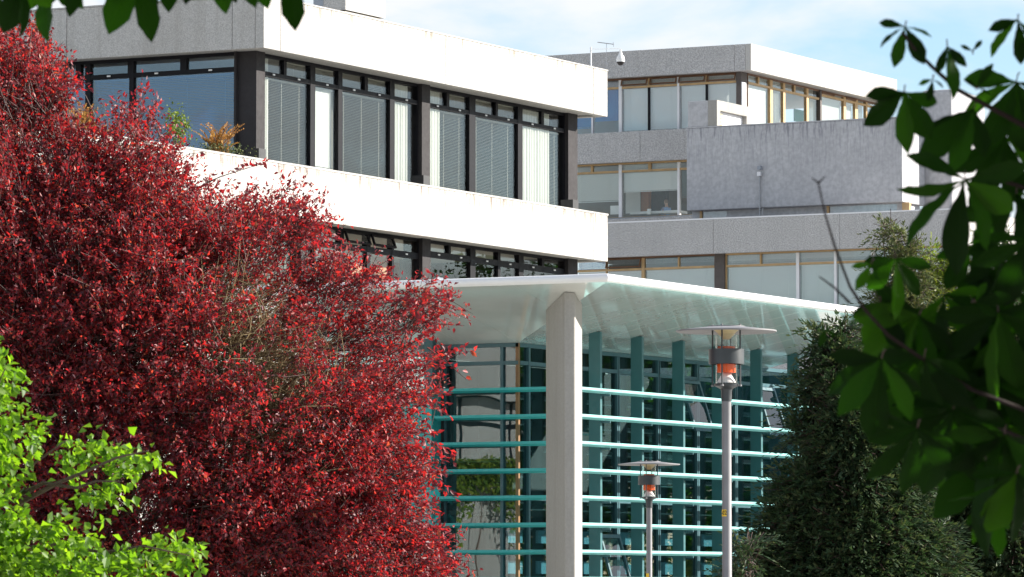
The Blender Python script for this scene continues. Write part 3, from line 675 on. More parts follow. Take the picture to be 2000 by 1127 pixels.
# fascia: rounded edge, two runs
def fascia(p, q, nrm):
    b = MB(); k = 9; h = (zF1 - zF0) / 2; zc = (zF1 + zF0) / 2
    ring = [(0.30, zc - h)] + [(0.10 * (1 - math.sin(math.pi * i / (k - 1))), zc - h * math.cos(math.pi * i / (k - 1))) for i in range(k)] + [(0.30, zc + h)]
    n = len(ring)
    for P in (p, q):
        for d, z in ring: b.v.append((P[0] - nrm[0] * d * (1 if P is not CORN else 1), P[1] - nrm[1] * d, z))
    return b, ring, n
k = 9; h = (zF1 - zF0) / 2; zc = (zF1 + zF0) / 2
ring = [(0.35, zc - h)] + [(0.11 * (1 - math.sin(math.pi * i / (k - 1))), zc - h * math.cos(math.pi * i / (k - 1))) for i in range(k)] + [(0.35, zc + h)]
n = len(ring)
b = MB()
for xx, mit in ((xA, 0), (XC, 1)):
    for d, z in ring: b.v.append((xx - d * mit, YC + d, z))
for i in range(n): j = (i + 1) % n; b.f.append((i, n + i, n + j, j))
b.f.append(tuple(range(n)))
b.build('fascia', M['white_fascia'], pav, smooth=True)
b = MB()
for yy, mit in ((YC, 1), (yA, 0)):
    for d, z in ring: b.v.append((XC - d, yy + d * mit, z))
for i in range(n): j = (i + 1) % n; b.f.append((i, n + i, n + j, j))
b.f.append(tuple(range(n, 2 * n)))
b.build('fascia', M['white_fascia'], pav, smooth=True)
MB().box(xA, XC - 0.36, YC + 0.36, yA, zF1 - 0.06, zF1 - 0.012).build('canopy_roof', M['white_fascia'], pav)
# soffit panels, sloping down to the glass; mitred at the corner
ox, oy = XC - 0.06, YC + 0.06
zs0 = zF0 + 0.004
slx = (zG - zs0) / (ox - XG); sly = (zG - zs0) / (YG - oy)
def xm(y): return ox - (y - oy) * (ox - XG) / (YG - oy)
def ym(x): return oy + (ox - x) * (YG - oy) / (ox - XG)
zr = lambda x: zs0 + slx * (ox - x)
zl_ = lambda y: zs0 + sly * (y - oy)
def soff(poly, zf):
    zz = [zf(p) for p in poly]
    MB().prism(poly, zz, [z + 0.02 for z in zz]).build('soffit_panel', M['soffit'], pav)
gp = 0.003
ycuts = [oy, oy + (YG - oy) * 0.5, YG] + [YG + (yA - YG) * i / 11 for i in range(1, 12)]
for y0, y1 in zip(ycuts[:-1], ycuts[1:]):
    y0 += gp; y1 -= gp
    if y1 <= YG: poly = [(ox, y0), (ox, y1), (xm(y1) + gp, y1), (xm(y0) + gp, y0)]
    else: poly = [(ox, y0), (ox, y1), (XG, y1), (XG, y0)]
    soff(poly, lambda p: zr(p[0]))
xc0 = [ox, ox - (ox - XG) * 0.5, XG] + [XG + (xA - XG) * i / 4 for i in range(1, 5)]
for x1, x0 in zip(xc0[:-1], xc0[1:]):
    x0 += gp; x1 -= gp
    if x0 >= XG: poly = [(x0, oy), (x1, oy), (x1, ym(x1) - gp), (x0, ym(x0) - gp)]
    else: poly = [(x0, oy), (x1, oy), (x1, YG), (x0, YG)]
    soff(poly, lambda p: zl_(p[1]))
MB().prism([(xA, oy), (ox, oy), (XG, YG), (xA, YG)], [zs0 + 0.03, zs0 + 0.03, zG + 0.03, zG + 0.03], zF1 - 0.07).build('canopy_core', M['lamp_dark'], pav)
MB().prism([(ox, oy), (ox, yA), (XG, yA), (XG, YG)], [zs0 + 0.03, zs0 + 0.03, zG + 0.03, zG + 0.03], zF1 - 0.07).build('canopy_core', M['lamp_dark'], pav)
MB().box(xA, XG - 0.2, YG + 0.2, yA, zG + 0.05, zF1 - 0.08).build('roof', M['room_dark'], pav)
# column: a blunt concrete blade
cp = [(1066.5, 82.4), (1103, 81.0), (1123, 81.0), (1137, 81.9), (1121, 82.9), (1088, 83.2)]
poly = [at(p, 900, d).to_2d() for p, d in cp]
def zsof(p): return max(zr(p[0]) if p[1] - oy > (ox - p[0]) * (YG - oy) / (ox - XG) else zl_(p[1]), 0) - 0.004
MB().prism([tuple(p) for p in poly], 0.0, [zsof(p) for p in poly]).build('column', M['concrete_column'], pav, bevel=0.02)
# glazing
zTr = zon('Y', YG, 950, 709.5)
def glaze(kind, plane, a0, a1, bars, zb, zt, ztr, blinds={}, brown=None, opened=()):
    f = MB(); f.wbox(kind, plane, a0, a1, zt - 0.07, zt, 0, 0.1); f.wbox(kind, plane, a0, a1, zb, zb + 0.08, 0, 0.1)
    w = f.build('window', M['teal_frame'], pav)
    for lo, hi in bars: MB().wbox(kind, plane, lo, hi, zb + 0.08, zt - 0.07, -0.012, 0.12).build('mullion', M['teal_frame'], w)
    for i, (lo, hi) in enumerate(gaps(a0, a1, bars)):
        MB().wbox(kind, plane, lo, hi, ztr - 0.035, ztr + 0.035, -0.006, 0.11).build('transom', M['teal_frame'], w)
        MB().wbox(kind, plane, lo, hi, ztr + 0.035, zt - 0.07, 0.04, 0.055).build('pane', M['glass_teal'], w)
        MB().wbox(kind, plane, lo, hi, 3.2, 3.28, -0.006, 0.11).build('transom', M['teal_frame'], w)
        MB().wbox(kind, plane, lo, hi, zb + 0.08, 3.2, 0.04, 0.055).build('pane', M['glass_teal'], w)
        MB().wbox(kind, plane, lo, hi, 3.28, ztr - 0.035, 0.04, 0.055).build('pane', M['glass_teal'], w)
        if i in blinds:
            z1 = ztr - 0.06; z0 = z1 - (z1 - 3.35) * blinds[i]
            slat_blind(kind, plane, lo + 0.03, hi - 0.03, z0, z1, 0.25, tilt=55).build('blind', M['blind_dark'], w)
    return w
zR = zG - 0.004
glaze('Y', YG, xA, XG - 0.002, px_pairs('Y', YG, [(780, 785), (865.7, 871), (977.5, 983)], 800), 0.0, zR, zTr, {2: 0.75, 0: 0.9})
MB().box(XG - 0.06, XG, YG, YG + 0.06, 0, zR - 0.002).build('corner_post', M['amber_wood'], pav)
fin_px = [1176.5, 1258, 1338.5, 1415, 1490, 1562, 1634, 1705]
fy = [along('X', XF, p, 800) for p in fin_px]
bars = []
yb = [along('X', XG, 1033.5, 800)]
for i in range(len(fy) - 1): yb.append((fy[i] + fy[i + 1]) / 2 + 0.3)
d0_ = fy[1] - fy[0]
yb += [f + 1.15 for f in fy]
bars = sorted([(y - 0.035, y + 0.035) for y in yb if y < yA - 0.3])
yEnd = max(fy) + 0.6
glaze('X', XG, YG + 0.062, yEnd, [q for q in bars if q[1] < yEnd - 0.1], 0.0, zR, zTr, {2: 0.5, 4: 0.9, 7: 0.6, 9: 0.8, 11: 0.7})
# a few awning windows standing ajar on the right face
for i, yv in enumerate((fy[3] + 0.25, fy[5] + 0.25, fy[1] + 0.25)):
    w_ = 0.85; zt_, zb_2 = (zTr - 0.05, zTr - 1.05) if i < 2 else (2.6, 1.5)
    v = MB(); o1 = 0.32
    P = lambda y, t, o=0: (XG + 0.03 + o1 * t + o, y, zt_ + (zb_2 - zt_) * t)
    for (ya, yb_, ta, tb) in ((yv, yv + w_, 0, 0.06), (yv, yv + w_, 0.94, 1.0), (yv, yv + 0.06, 0.06, 0.94), (yv + w_ - 0.06, yv + w_, 0.06, 0.94)):
        n0 = len(v.v); v.v += [P(ya, ta), P(yb_, ta), P(yb_, tb), P(ya, tb), P(ya, ta, 0.05), P(yb_, ta, 0.05), P(yb_, tb, 0.05), P(ya, tb, 0.05)]
        v.f += [tuple(n0 + q for q in f) for f in ((0, 1, 2, 3), (7, 6, 5, 4), (0, 4, 5, 1), (1, 5, 6, 2), (2, 6, 7, 3), (3, 7, 4, 0))]
    vo = v.build('vent', M['teal_frame'], pav)
    q = MB(); q.quad(P(yv + 0.06, 0.06, 0.02), P(yv + w_ - 0.06, 0.06, 0.02), P(yv + w_ - 0.06, 0.94, 0.02), P(yv + 0.06, 0.94, 0.02)); q.build('pane', M['glass_teal'], vo)
# fins
for y in fy:
    MB().box(XF - 0.24, XF, y - 0.085, y, 0.0, zr(XF) - 0.02).build('fin', M['teal_dark'], pav, bevel=0.01)
# louvres
zL0 = zon('Y', YV, 1066, 755.0); zLs = (zL0 - zon('Y', YV, 1066, 1073.6)) / 6.0
prof = [(0.0, 0.0), (0.0, -0.048), (0.13, -0.085), (0.25, -0.065), (0.25, 0.0)]
xl_ = along('Y', YV, 848, 900)
ylc = [YV] + [fy[i] + 0.35 for i in (0, 2, 4)] + [yEnd + 0.6]
for k in range(10):
    z = zL0 - k * zLs
    b = MB(); n = len(prof)
    for xx, mit in ((xl_, 0), (XV, 1)):
        for d, dz in prof: b.v.append((xx - d * mit, YV + d, z + dz))
    for i in range(n): j = (i + 1) % n; b.f.append((i, j, n + j, n + i))
    b.f.append(tuple(range(n))); b.f.append(tuple(reversed(range(n, 2 * n))))
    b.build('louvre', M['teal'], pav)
    for si, (y0, y1) in enumerate(zip(ylc[:-1], ylc[1:])):
        b = MB()
        for yy, mit in ((y0 + (0.004 if si else 0), 1 if si == 0 else 0), (y1 - 0.004, 0)):
            for d, dz in prof: b.v.append((XV - d, yy + d * mit, z + dz))
        for i in range(n): j = (i + 1) % n; b.f.append((i, n + i, n + j, j))
        b.f.append(tuple(reversed(range(n)))); b.f.append(tuple(range(n, 2 * n)))
        b.build('louvre', M['teal_sunlit'], pav)  # right run takes the sunlit copy of the teal
bk = MB()
for y in fy:
    for k in range(10):
        z = zL0 - k * zLs
        bk.box(XF + 0.002, XV - 0.03, y - 0.055, y - 0.03, z - 0.125, z - 0.088); bk.box(XF + 0.02, XF + 0.05, y - 0.09, y + 0.005, z - 0.105, z - 0.085)
tag(bk.build('brackets', M['teal_frame'], pav), kind='stuff')
# teal clad wall at the left end, with its return, and the dark post above it
tzt = zon('Y', YV, 842, 768)
tx = along('Y', YV, 842, 900)
for x0, x1 in ((tx - 3.3, tx - 2.26), (tx - 2.25, tx - 1.2), (tx - 1.19, tx)):
    for z0, z1 in ((0, 1.9), (1.91, 3.7), (3.71, tzt)):
        MB().box(x0, x1, YV + 0.02, YV + 0.30, z0, z1).build('cladding_panel', M['teal'], pav, bevel=0.006)
MB().box(tx - 0.3, tx - 0.02, YV + 0.302, YG - 0.02, 0, tzt).build('cladding_return', M['teal'], pav)
px0, px1 = along('Y', YV, 826, 700), along('Y', YV, 842, 700)
MB().box(px0, px1, YV + 0.05, YV + 0.2, tzt + 0.002, zl_(YV) - 0.01).build('fin', M['teal_frame'], pav)
MB().box(along('Y', YG - 0.05, 851, 700), along('Y', YG - 0.05, 865, 700), YG - 0.05, YG - 0.015, 0, zR - 0.08).build('downpipe_cover', M['black_box'], pav)
# inside: floors, walls, painted sun patches
MB().box(xA, XG - 0.25, YG + 0.25, yEnd, 3.02, 3.22).build('floor_slab', M['room_dark'], pav)
MB().box(xA, XG - 4.2, YG + 5.0, YG + 5.2, 0, zG).build('room_wall', M['room_dark'], pav)
MB().box(XG - 4.4, XG - 4.2, YG + 5.21, yEnd, 0, zG).build('room_wall', M['room_dark'], pav)
MB().box(XG - 4.2, XG - 0.2, yEnd - 0.12, yEnd, 0, zG).build('end_wall', M['teal_dark'], pav)
for i, y in enumerate([YG + 0.7] + [f + 0.6 for f in fy]):
    for z in (1.85, 2.42):
        MB().box(XG - 0.62, XG - 0.58, y + 0.1 * (i % 3), y + 0.75, z, z + 0.24).build('sun_patch', M['pale_blue'], pav)  # pale blue panels stand in for sunlight patches on the blinds
# roof edge strut
rs = MB(); p = hit_y(856, 546, YC + 1.4); q = hit_y(895, 546, YC + 1.4)
rs.tube([(p.x - 0.4, YC + 1.4, zF1 - 0.01), (p.x, YC + 1.4, zF1 + 0.12), (q.x, YC + 1.4, zF1 + 0.05)], 0.02, 6).tube([(p.x, YC + 1.4, zF1 - 0.01), (p.x, YC + 1.4, zF1 + 0.14)], 0.02, 6)
rs.build('roof_strut', M['white_fascia'], pav)

# ------------------------------------------------------------------ street lamps
def lamp(name, px, dep, top_py, label, tagtext=None, tag_py=None):
    u = dep / FPX * 45.0 / 45.0
    s = 1.0
    base = at(px, 1127, dep); base.z = 0
    ztop = at(px, top_py, dep).z
    r = empty(name, base); tag(r, label, 'street lamp', 'street lamps before the pavilion')
    c = (base.x, base.y, 0)
    P = 45.0 / FPX                     # metres per photo pixel at the near lamp
    z = lambda py: ztop - (py - 640.0) * P
    MB().lathe(c, [(0.075, 0.0), (0.075, 0.35), (0.047, 0.40), (0.046, z(784))], 24).build('pole', M['lamp_grey'], r, smooth=True)
    MB().lathe(c, [(0.052, z(783.9)), (0.053, z(764)), (0.060, z(760))], 24).build('collar', M['lamp_dark'], r, smooth=True)
    MB().lathe(c, [(0.06, z(759.9)), (0.118, z(754)), (0.122, z(750))], 28).build('base_plate', M['lamp_dark'], r, smooth=True)
    MB().lathe(c, [(0.106, z(749.5)), (0.106, z(652)), (0.104, z(652)), (0.104, z(749.5))], 32).build('glass_cylinder', M['glass_lamp'], r, smooth=True)
    MB().lathe(c, [(0.090, z(728)), (0.090, z(712)), (0.085, z(677)), (0.02, z(677))], 28).build('orange_reflector', M['orange'], r, smooth=True)
    MB().lathe(c, [(0.092, z(748)), (0.085, z(744)), (0.045, z(731)), (0.03, z(729))], 28).build('white_reflector', M['reflector'], r, smooth=True)
    MB().lathe(c, [(0.158, z(711.5)), (0.172, z(711.5)), (0.172, z(682)), (0.158, z(682)), (0.158, z(711.5))], 40).build('ring', M['lamp_dark'], r, smooth=True)
    for k in range(4):
        a = R(35 + 90 * k) - YAW
        x, y = base.x + 0.14 * math.cos(a), base.y + 0.14 * math.sin(a)
        MB().tube([(x, y, z(752)), (x, y, z(644))], 0.0085, 8).build('rod', M['lamp_dark'], r, smooth=True)
        MB().tube([(x, y, z(755)), (x, y, z(751.9))], 0.017, 8).build('rod_foot', M['lamp_grey'], r, smooth=True)
        MB().tube([(x, y, z(639.5)), (x, y, z(633.5))], 0.012, 8).build('bolt', M['lamp_grey'], r, smooth=True)
    MB().lathe(c, [(0.02, z(663)), (0.035, z(662.5)), (0.10, z(648)), (0.12, z(645))], 32).build('cone', M['lamp_cone'], r, smooth=True)
    MB().lathe(c, [(0.12, z(644.9)), (0.474, z(649)), (0.488, z(648)), (0.488, z(645.5)), (0.20, z(638.7)), (0.10, z(638.5))], 56).build('disc_shade', M['lamp_grey'], r, smooth=True)
    MB().lathe(c, [(0.183, z(638.6)), (0.183, z(637)), (0.05, z(636))], 40).build('cap', M['lamp_grey'], r, smooth=True)
    if tag_py:
        # a yellow number plate wrapped round the pole
        rr = 0.0485; zt = at(px, tag_py, dep).z; hh = 0.033
        ac = math.atan2(-FH.y, -FH.x) - 0.85
        b = MB(); m_ = 8
        for i in range(m_ + 1):
            a = ac - 0.75 + 1.5 * i / m_
            for zz in (zt - hh, zt + hh): b.v.append((base.x + rr * math.cos(a), base.y + rr * math.sin(a), zz))
        for i in range(m_): b.f.append((2 * i, 2 * i + 2, 2 * i + 3, 2 * i + 1))
        t_ = b.build('number_plate', M['yellow'], r, smooth=True)
        if tagtext:
            cu = bpy.data.curves.new('plate_text', 'FONT'); cu.body = tagtext; cu.size = 0.060; cu.offset = 0.0012; cu.align_x = 'CENTER'; cu.align_y = 'CENTER'
            to = bpy.data.objects.new('plate_text', cu); COL.objects.link(to)
            dg = bpy.context.evaluated_depsgraph_get(); me = bpy.data.meshes.new_from_object(to.evaluated_get(dg))
            bpy.data.objects.remove(to)
            ro = rr + 0.0012
            for v in me.vertices:
                a = ac + 0.12 + v.co.x * 0.85 / ro
                v.co = (ro * math.cos(a), ro * math.sin(a), zt + v.co.y)
            me.name = 'lettering'; me.materials.clear()
            put('lettering', me, M['ink'], t_)
    return r
lamp('street_lamp', 1420, 45.0, 640, 'large nearer disc-topped street lamp with orange reflector and yellow -02 plate', '-02', 1002)
lamp('street_lamp', 1268, 73.0, 903, 'smaller farther disc-topped street lamp standing between the louvres and concrete column', None, 1124)

# ------------------------------------------------------------------ roof aerial, dome camera, floodlight
ax = XM - 0.5
pb = hit_x(1154, 128, ax); pole = empty('dome_camera', (pb.x, pb.y, zP1)); tag(pole, 'white dome security camera hanging from a thin pole arm on the office roof', 'camera')
zt = zon('X', ax, 1154, 92)
MB().tube([(pb.x, pb.y, zP0 + 0.45), (pb.x, pb.y, zt)], 0.022, 8).build('pole', M['white_plastic'], pole, smooth=True)
dep = (pb - CAM).dot(FH); dc = at(1212, 113, dep)
MB().tube([(pb.x, pb.y, zt - 0.05), (dc.x, dc.y, at(1212, 95, dep).z)], 0.007, 6).build('arm', M['white_plastic'], pole)
U = dep / FPX
MB().lathe((dc.x, dc.y, dc.z), [(0.03, 16 * U), (0.03, 12 * U), (0.055, 6 * U), (0.095, 2 * U), (0.108, -4 * U), (0.105, -8 * U)][::-1], 28).build('housing', M['white_plastic'], pole, smooth=True)
MB().lathe((dc.x, dc.y, dc.z), [(0.02, -15 * U), (0.06, -13.5 * U), (0.09, -10 * U), (0.10, -8.1 * U)], 24).build('dome', M['pilaster'], pole, smooth=True)
ar = empty('roof_aerial', at(1168, 120, dep + 3.0)); ar.location.z = zP1; tag(ar, 'thin television aerial with short rods on the office roof edge', 'aerial')
p, q = at(1167, 82.5, dep + 3), at(1199, 86.5, dep + 3)
MB().tube([(p + (q - p) * 0.55), Vector(((p + (q - p) * 0.55).x, (p + (q - p) * 0.55).y, zP0 + 0.4))], 0.006, 6).build('mast', M['steel'], ar)
MB().tube([p, q], 0.011, 6).build('boom', M['steel'], ar)
for t in (0.05, 0.3, 0.5, 0.75, 0.97):
    c = p + (q - p) * t; hlen = 0.16 if t > 0.9 else 0.05
    MB().tube([c - Vector((0, 0, hlen * 0.5)) - FH * 0.2, c + Vector((0, 0, hlen * 0.5)) + FH * 0.2], 0.008, 5).build('rod', M['steel'], ar)
fl_y = YX - 0.08
fb = hit_y(1484, 415, fl_y); fl = empty('floodlight', fb); tag(fl, 'small floodlight on a thin grey pole against the blind concrete box', 'floodlight')
MB().tube([(fb.x, fl_y, zon('Y', fl_y, 1484, 425)), (fb.x, fl_y, zon('Y', fl_y, 1484, 340))], 0.03, 8).build('pole', M['steel'], fl, smooth=True)
MB().box(fb.x - 0.07, fb.x + 0.07, fl_y - 0.12, fl_y + 0.03, zon('Y', fl_y, 1484, 344), zon('Y', fl_y, 1484, 336)).build('junction_box', M['white_strip'], fl)
MB().box(fb.x - 0.02, fb.x + 0.11, fl_y - 0.2, fl_y + 0.03, zon('Y', fl_y, 1484, 332), zon('Y', fl_y, 1484, 325)).build('lamp_head', M['zinc'], fl)
MB().tube([(fb.x + 0.02, fl_y, zon('Y', fl_y, 1484, 411)), (fb.x + 0.17, fl_y - 0.05, zon('Y', fl_y, 1484, 408)), (fb.x + 0.14, fl_y - 0.05, zon('Y', fl_y, 1484, 419))], 0.035, 8).build('conduit', M['steel'], fl, smooth=True)

# ------------------------------------------------------------------ people
def skin_body(name, joints, edges, radii, parent, mat, root=0, sub=2):
    me = bpy.data.meshes.new(name); o_ = inv(parent)
    me.from_pydata([tuple(Vector(j) - o_) for j in joints], edges, [])
    o = put(name, me, mat, parent)
    o.modifiers.new('skin', 'SKIN'); 
    if not me.skin_vertices: me.attributes.new('skin', 'FLOAT', 'POINT') if False else None
    for i, sv in enumerate(me.skin_vertices[0].data):
        sv.radius = (radii[i], radii[i]); sv.use_root = (i == root)
    ss = o.modifiers.new('subdivision', 'SUBSURF'); ss.levels = sub; ss.render_levels = sub
    return o
m = Mat('skin'); m.prin((0.50, 0.30, 0.21), 0.5, spec=0.4); M['skin'] = m.m
m = Mat('sandy_hair'); m.prin(m.mix(m.ramp(m.noise(m.pos((1, 1, 1)), 90, 3), [(0.3, 0.0), (0.7, 1.0)]), (0.16, 0.10, 0.06), (0.33, 0.23, 0.15)), 0.7, normal=m.bump(m.noise(m.pos(), 160, 2), 0.6, 0.004)); M['hair'] = m.m
m = Mat('blue_shirt'); m.prin(m.mix(m.ramp(m.noise(m.pos(), 14, 4), [(0.3, 0.0), (0.7, 1.0)]), (0.25, 0.38, 0.62), (0.33, 0.47, 0.72)), 0.8); M['shirt'] = m.m
m = Mat('dark_cloth'); m.prin((0.05, 0.055, 0.07), 0.85); M['cloth'] = m.m
def person(label, loc, h, heading, seated=False, hair='hair'):
    """a continuous skinned body; head with face, hair and clothing as children"""
    root = empty('person', loc); root['label'] = label; root['category'] = 'person'
    ch, sh = math.cos(heading), math.sin(heading)
    f = Vector((ch, sh, 0)); s = Vector((-sh, ch, 0)); u = Vector((0, 0, 1)); B = Vector(loc); k = h / 1.75
    W = lambda a, b, c: B + (f * a + s * b + u * c) * k
    hip = 0.46 if seated else 0.93
    J = [W(0, 0, hip), W(0.01, 0, hip + 0.22), W(0.0, 0, hip + 0.42), W(0.0, 0, hip + 0.50), W(0.01, 0, hip + 0.60), W(0.02, 0, hip + 0.68), W(0.02, 0, hip + 0.76)]
    E_ = [(0, 1), (1, 2), (2, 3), (3, 4), (4, 5), (5, 6)]; Rr = [0.145, 0.13, 0.155, 0.09, 0.056, 0.085, 0.085]
    for sd_ in (-1, 1):
        n = len(J); sw = 0.12 * sd_
        J += [W(0, 0.185 * sd_, hip + 0.44), W(0.02 + (0.12 if seated else -0.02), 0.235 * sd_, hip + 0.17), W(0.33 if seated else 0.06, 0.20 * sd_, hip + (0.22 if seated else -0.08)), W(0.41 if seated else 0.08, 0.18 * sd_, hip + (0.23 if seated else -0.16))]
        E_ += [(2, n), (n, n + 1), (n + 1, n + 2), (n + 2, n + 3)]; Rr += [0.066, 0.05, 0.036, 0.032]
        # five fingers
        for q, (ln, off_) in enumerate(((0.055, -0.035), (0.085, -0.016), (0.092, 0.0), (0.086, 0.015), (0.068, 0.03))):
            m0 = len(J); h0 = J[n + 3]; dr = (f * 1.0 - u * 0.25) if seated else (-u + f * 0.25)
            dr.normalize(); lat = s if seated else f
            J += [h0 + (dr * ln * 0.5 + lat * off_ * 1.1) * k, h0 + (dr * ln + lat * off_ * 1.2 + f * 0.01) * k]
            E_ += [(n + 3, m0), (m0, m0 + 1)]; Rr += [0.010, 0.008]
        n = len(J)
        if seated: J += [W(0.05, 0.10 * sd_, hip - 0.02), W(0.46, 0.12 * sd_, hip + 0.02), W(0.44, 0.12 * sd_, 0.08), W(0.60, 0.13 * sd_, 0.035)]
        else: J += [W(0, 0.10 * sd_, hip - 0.06), W(0.03 + 0.08 * sd_, 0.10 * sd_, 0.49), W(0.0 + 0.16 * sd_, 0.10 * sd_, 0.09), W(0.15 + 0.16 * sd_, 0.11 * sd_, 0.035)]
        E_ += [(0, n), (n, n + 1), (n + 1, n + 2), (n + 2, n + 3)]; Rr += [0.09, 0.06, 0.042, 0.036]
    body = skin_body('body', J, E_, [r * k for r in Rr], root, M['skin'])
    # clothing a little proud of the body: shirt and trousers, same skeleton parts
    def sub(idx, add, name, mat):
        mp_ = {v: i for i, v in enumerate(idx)}
        skin_body(name, [J[i] for i in idx], [(mp_[a], mp_[b]) for a, b in E_ if a in mp_ and b in mp_], [(Rr[i] + add) * k for i in idx], root, M[mat])
    arm0 = 7; armn = 4 + 10 + 4
    sub([0, 1, 2, 3, arm0, arm0 + 1, arm0 + armn, arm0 + armn + 1], 0.018, 'shirt', 'shirt' if seated else 'cloth')
    lg = arm0 + 14; sub([0, lg, lg + 1, lg + 2, lg + armn, lg + armn + 1, lg + armn + 2], 0.014, 'trousers', 'cloth')
    # head: shaped ellipsoid with brow, nose, chin; hair cap; ears, eyes, mouth
    hc = W(0.03, 0, hip + 0.72); bm = bmesh.new(); bmesh.ops.create_uvsphere(bm, u_segments=24, v_segments=16, radius=1.0)
    for v in bm.verts:
        x, y, z = v.co
        rx = 0.098; ry = 0.076 - 0.012 * max(0, -z); rz = 0.118
        p = Vector((x * rx, y * ry, z * rz))
        if x > 0.75 and abs(y) < 0.25 and -0.35 < z < 0.1: p.x += 0.022 * (1 - abs(y) / 0.25)      # nose
        if x > 0.5 and z < -0.7: p.x += 0.012                                                     # chin
        v.co = (f * p.x + s * p.y + u * p.z) * k + (hc - B)
    me = bpy.data.meshes.new('head'); bm.to_mesh(me); bm.free(); put('head', me, M['skin'], root, smooth=True)
    bm = bmesh.new(); bmesh.ops.create_uvsphere(bm, u_segments=28, v_segments=20, radius=1.0)
    bmesh.ops.delete(bm, geom=[v for v in bm.verts if v.co.z < (0.38 if v.co.x > 0.15 else -0.45)], context='VERTS')
    for v in bm.verts:
        x, y, z = v.co; w = 1.0 + 0.03 * math.sin(x * 31 + y * 17) * math.sin(z * 23 + y * 9)
        v.co = (f * x * 0.108 * w + s * y * 0.088 * w + u * z * 0.128 * w) * k + (hc - B)
    me = bpy.data.meshes.new('hair'); bm.to_mesh(me); bm.free(); put('hair', me, M['hair'], root, smooth=True)
    for sd_ in (-1, 1):
        e = hc + (f * 0.088 + s * 0.032 * sd_ + u * 0.004) * k; b = MB(); b.lathe((e.x, e.y, e.z - 0.008), [(0.004, 0), (0.010, 0.005), (0.010, 0.010), (0.004, 0.016)], 10); b.build('eye', M['ink'], root, smooth=True)
        e = hc + (s * 0.077 * sd_ - u * 0.01) * k; b = MB(); b.lathe((e.x, e.y, e.z - 0.03), [(0.006, 0), (0.016, 0.02), (0.017, 0.045), (0.006, 0.06)], 10); b.build('ear', M['skin'], root, smooth=True)
    e = hc + (f * 0.090 - u * 0.055) * k; b = MB(); b.tube([e - s * 0.024, e + f * 0.004, e + s * 0.024], 0.005, 6); b.build('mouth', M['board_pink'], root, smooth=True)
    return root
hd = at(872, 1119, 48.0)
person('person with sandy hair whose head just shows at the bottom edge below the red tree', (hd.x, hd.y, 0), hd.z * 1.75 / 1.778, math.atan2(FH.y, FH.x) + 0.5)
sp = YBW + 1.1; sx = hit_y(1302, 415, sp)
pz = zon('Y', sp, 1302, 385)
person('person in a pale blue shirt sitting at a desk behind the upper office window', (sx.x, sp, bW0 - 0.42), 1.72, math.pi * 0.88, seated=True)

# ------------------------------------------------------------------ vegetation helpers
FHn, RTn, FWn, UPn, CAMn = (np.array(v) for v in (FH, RT, FW, UP, CAM))
def at_np(px, py, dep):
    d = FWn[None] + RTn[None] * ((px - 1000.0) / FPX)[:, None] + UPn[None] * ((563.5 - py) / FPX)[:, None]
    return CAMn[None] + d * (dep / (d @ FHn))[:, None]
class VNoise:
    def __init__(s, seed): s.t = np.random.default_rng(seed).random((32, 32, 32))
    def __call__(s, P):
        i = np.floor(P).astype(int); f = P - i; f = f * f * (3 - 2 * f); r = 0
        for dx in (0, 1):
            for dy in (0, 1):
                for dz in (0, 1):
                    w = (f[:, 0] if dx else 1 - f[:, 0]) * (f[:, 1] if dy else 1 - f[:, 1]) * (f[:, 2] if dz else 1 - f[:, 2])
                    r = r + w * s.t[(i[:, 0] + dx) % 32, (i[:, 1] + dy) % 32, (i[:, 2] + dz) % 32]
        return r
def poly_dist(P, poly):
    """inside mask and distance to the outline, in pixels"""
    x, y = P[:, 0], P[:, 1]; ins = np.zeros(len(P), bool); dist = np.full(len(P), 1e9)
    k = len(poly)
    for i in range(k):
        (x0, y0), (x1, y1) = poly[i], poly[(i + 1) % k]
        c = ((y0 > y) != (y1 > y)); 
        with np.errstate(divide='ignore', invalid='ignore'):
            ins ^= c & (x < (x1 - x0) * (y - y0) / ((y1 - y0) if y1 != y0 else 1e-9) + x0)
        dx, dy = x1 - x0, y1 - y0; t = np.clip(((x - x0) * dx + (y - y0) * dy) / (dx * dx + dy * dy + 1e-9), 0, 1)
        dist = np.minimum(dist, np.hypot(x - x0 - t * dx, y - y0 - t * dy))
    return ins, dist
def unit(v): return v / (np.linalg.norm(v, axis=1, keepdims=True) + 1e-9)
def leaf_mesh(P, A, N, Ln, Wd, fold=0.25):
    """kite leaves: base P, axis A, normal N, length, width -> V, F (two triangles each)"""
    A = unit(A); S = unit(np.cross(N, A)); N2 = np.cross(A, S)
    b = P; t = P + A * Ln[:, None] - N2 * (Ln * 0.12)[:, None]; m_ = P + A * (Ln * 0.45)[:, None]
    up = N2 * (Wd * fold)[:, None]
    l = m_ + S * (Wd * 0.5)[:, None] + up; r = m_ - S * (Wd * 0.5)[:, None] + up
    V = np.stack([b, r, t, l], 1).reshape(-1, 3); n = len(P); o = np.arange(n)[:, None] * 4
    F = np.concatenate([o + np.array([[0, 1, 2]]), o + np.array([[0, 2, 3]])], 1).reshape(-1, 3)
    return V, F
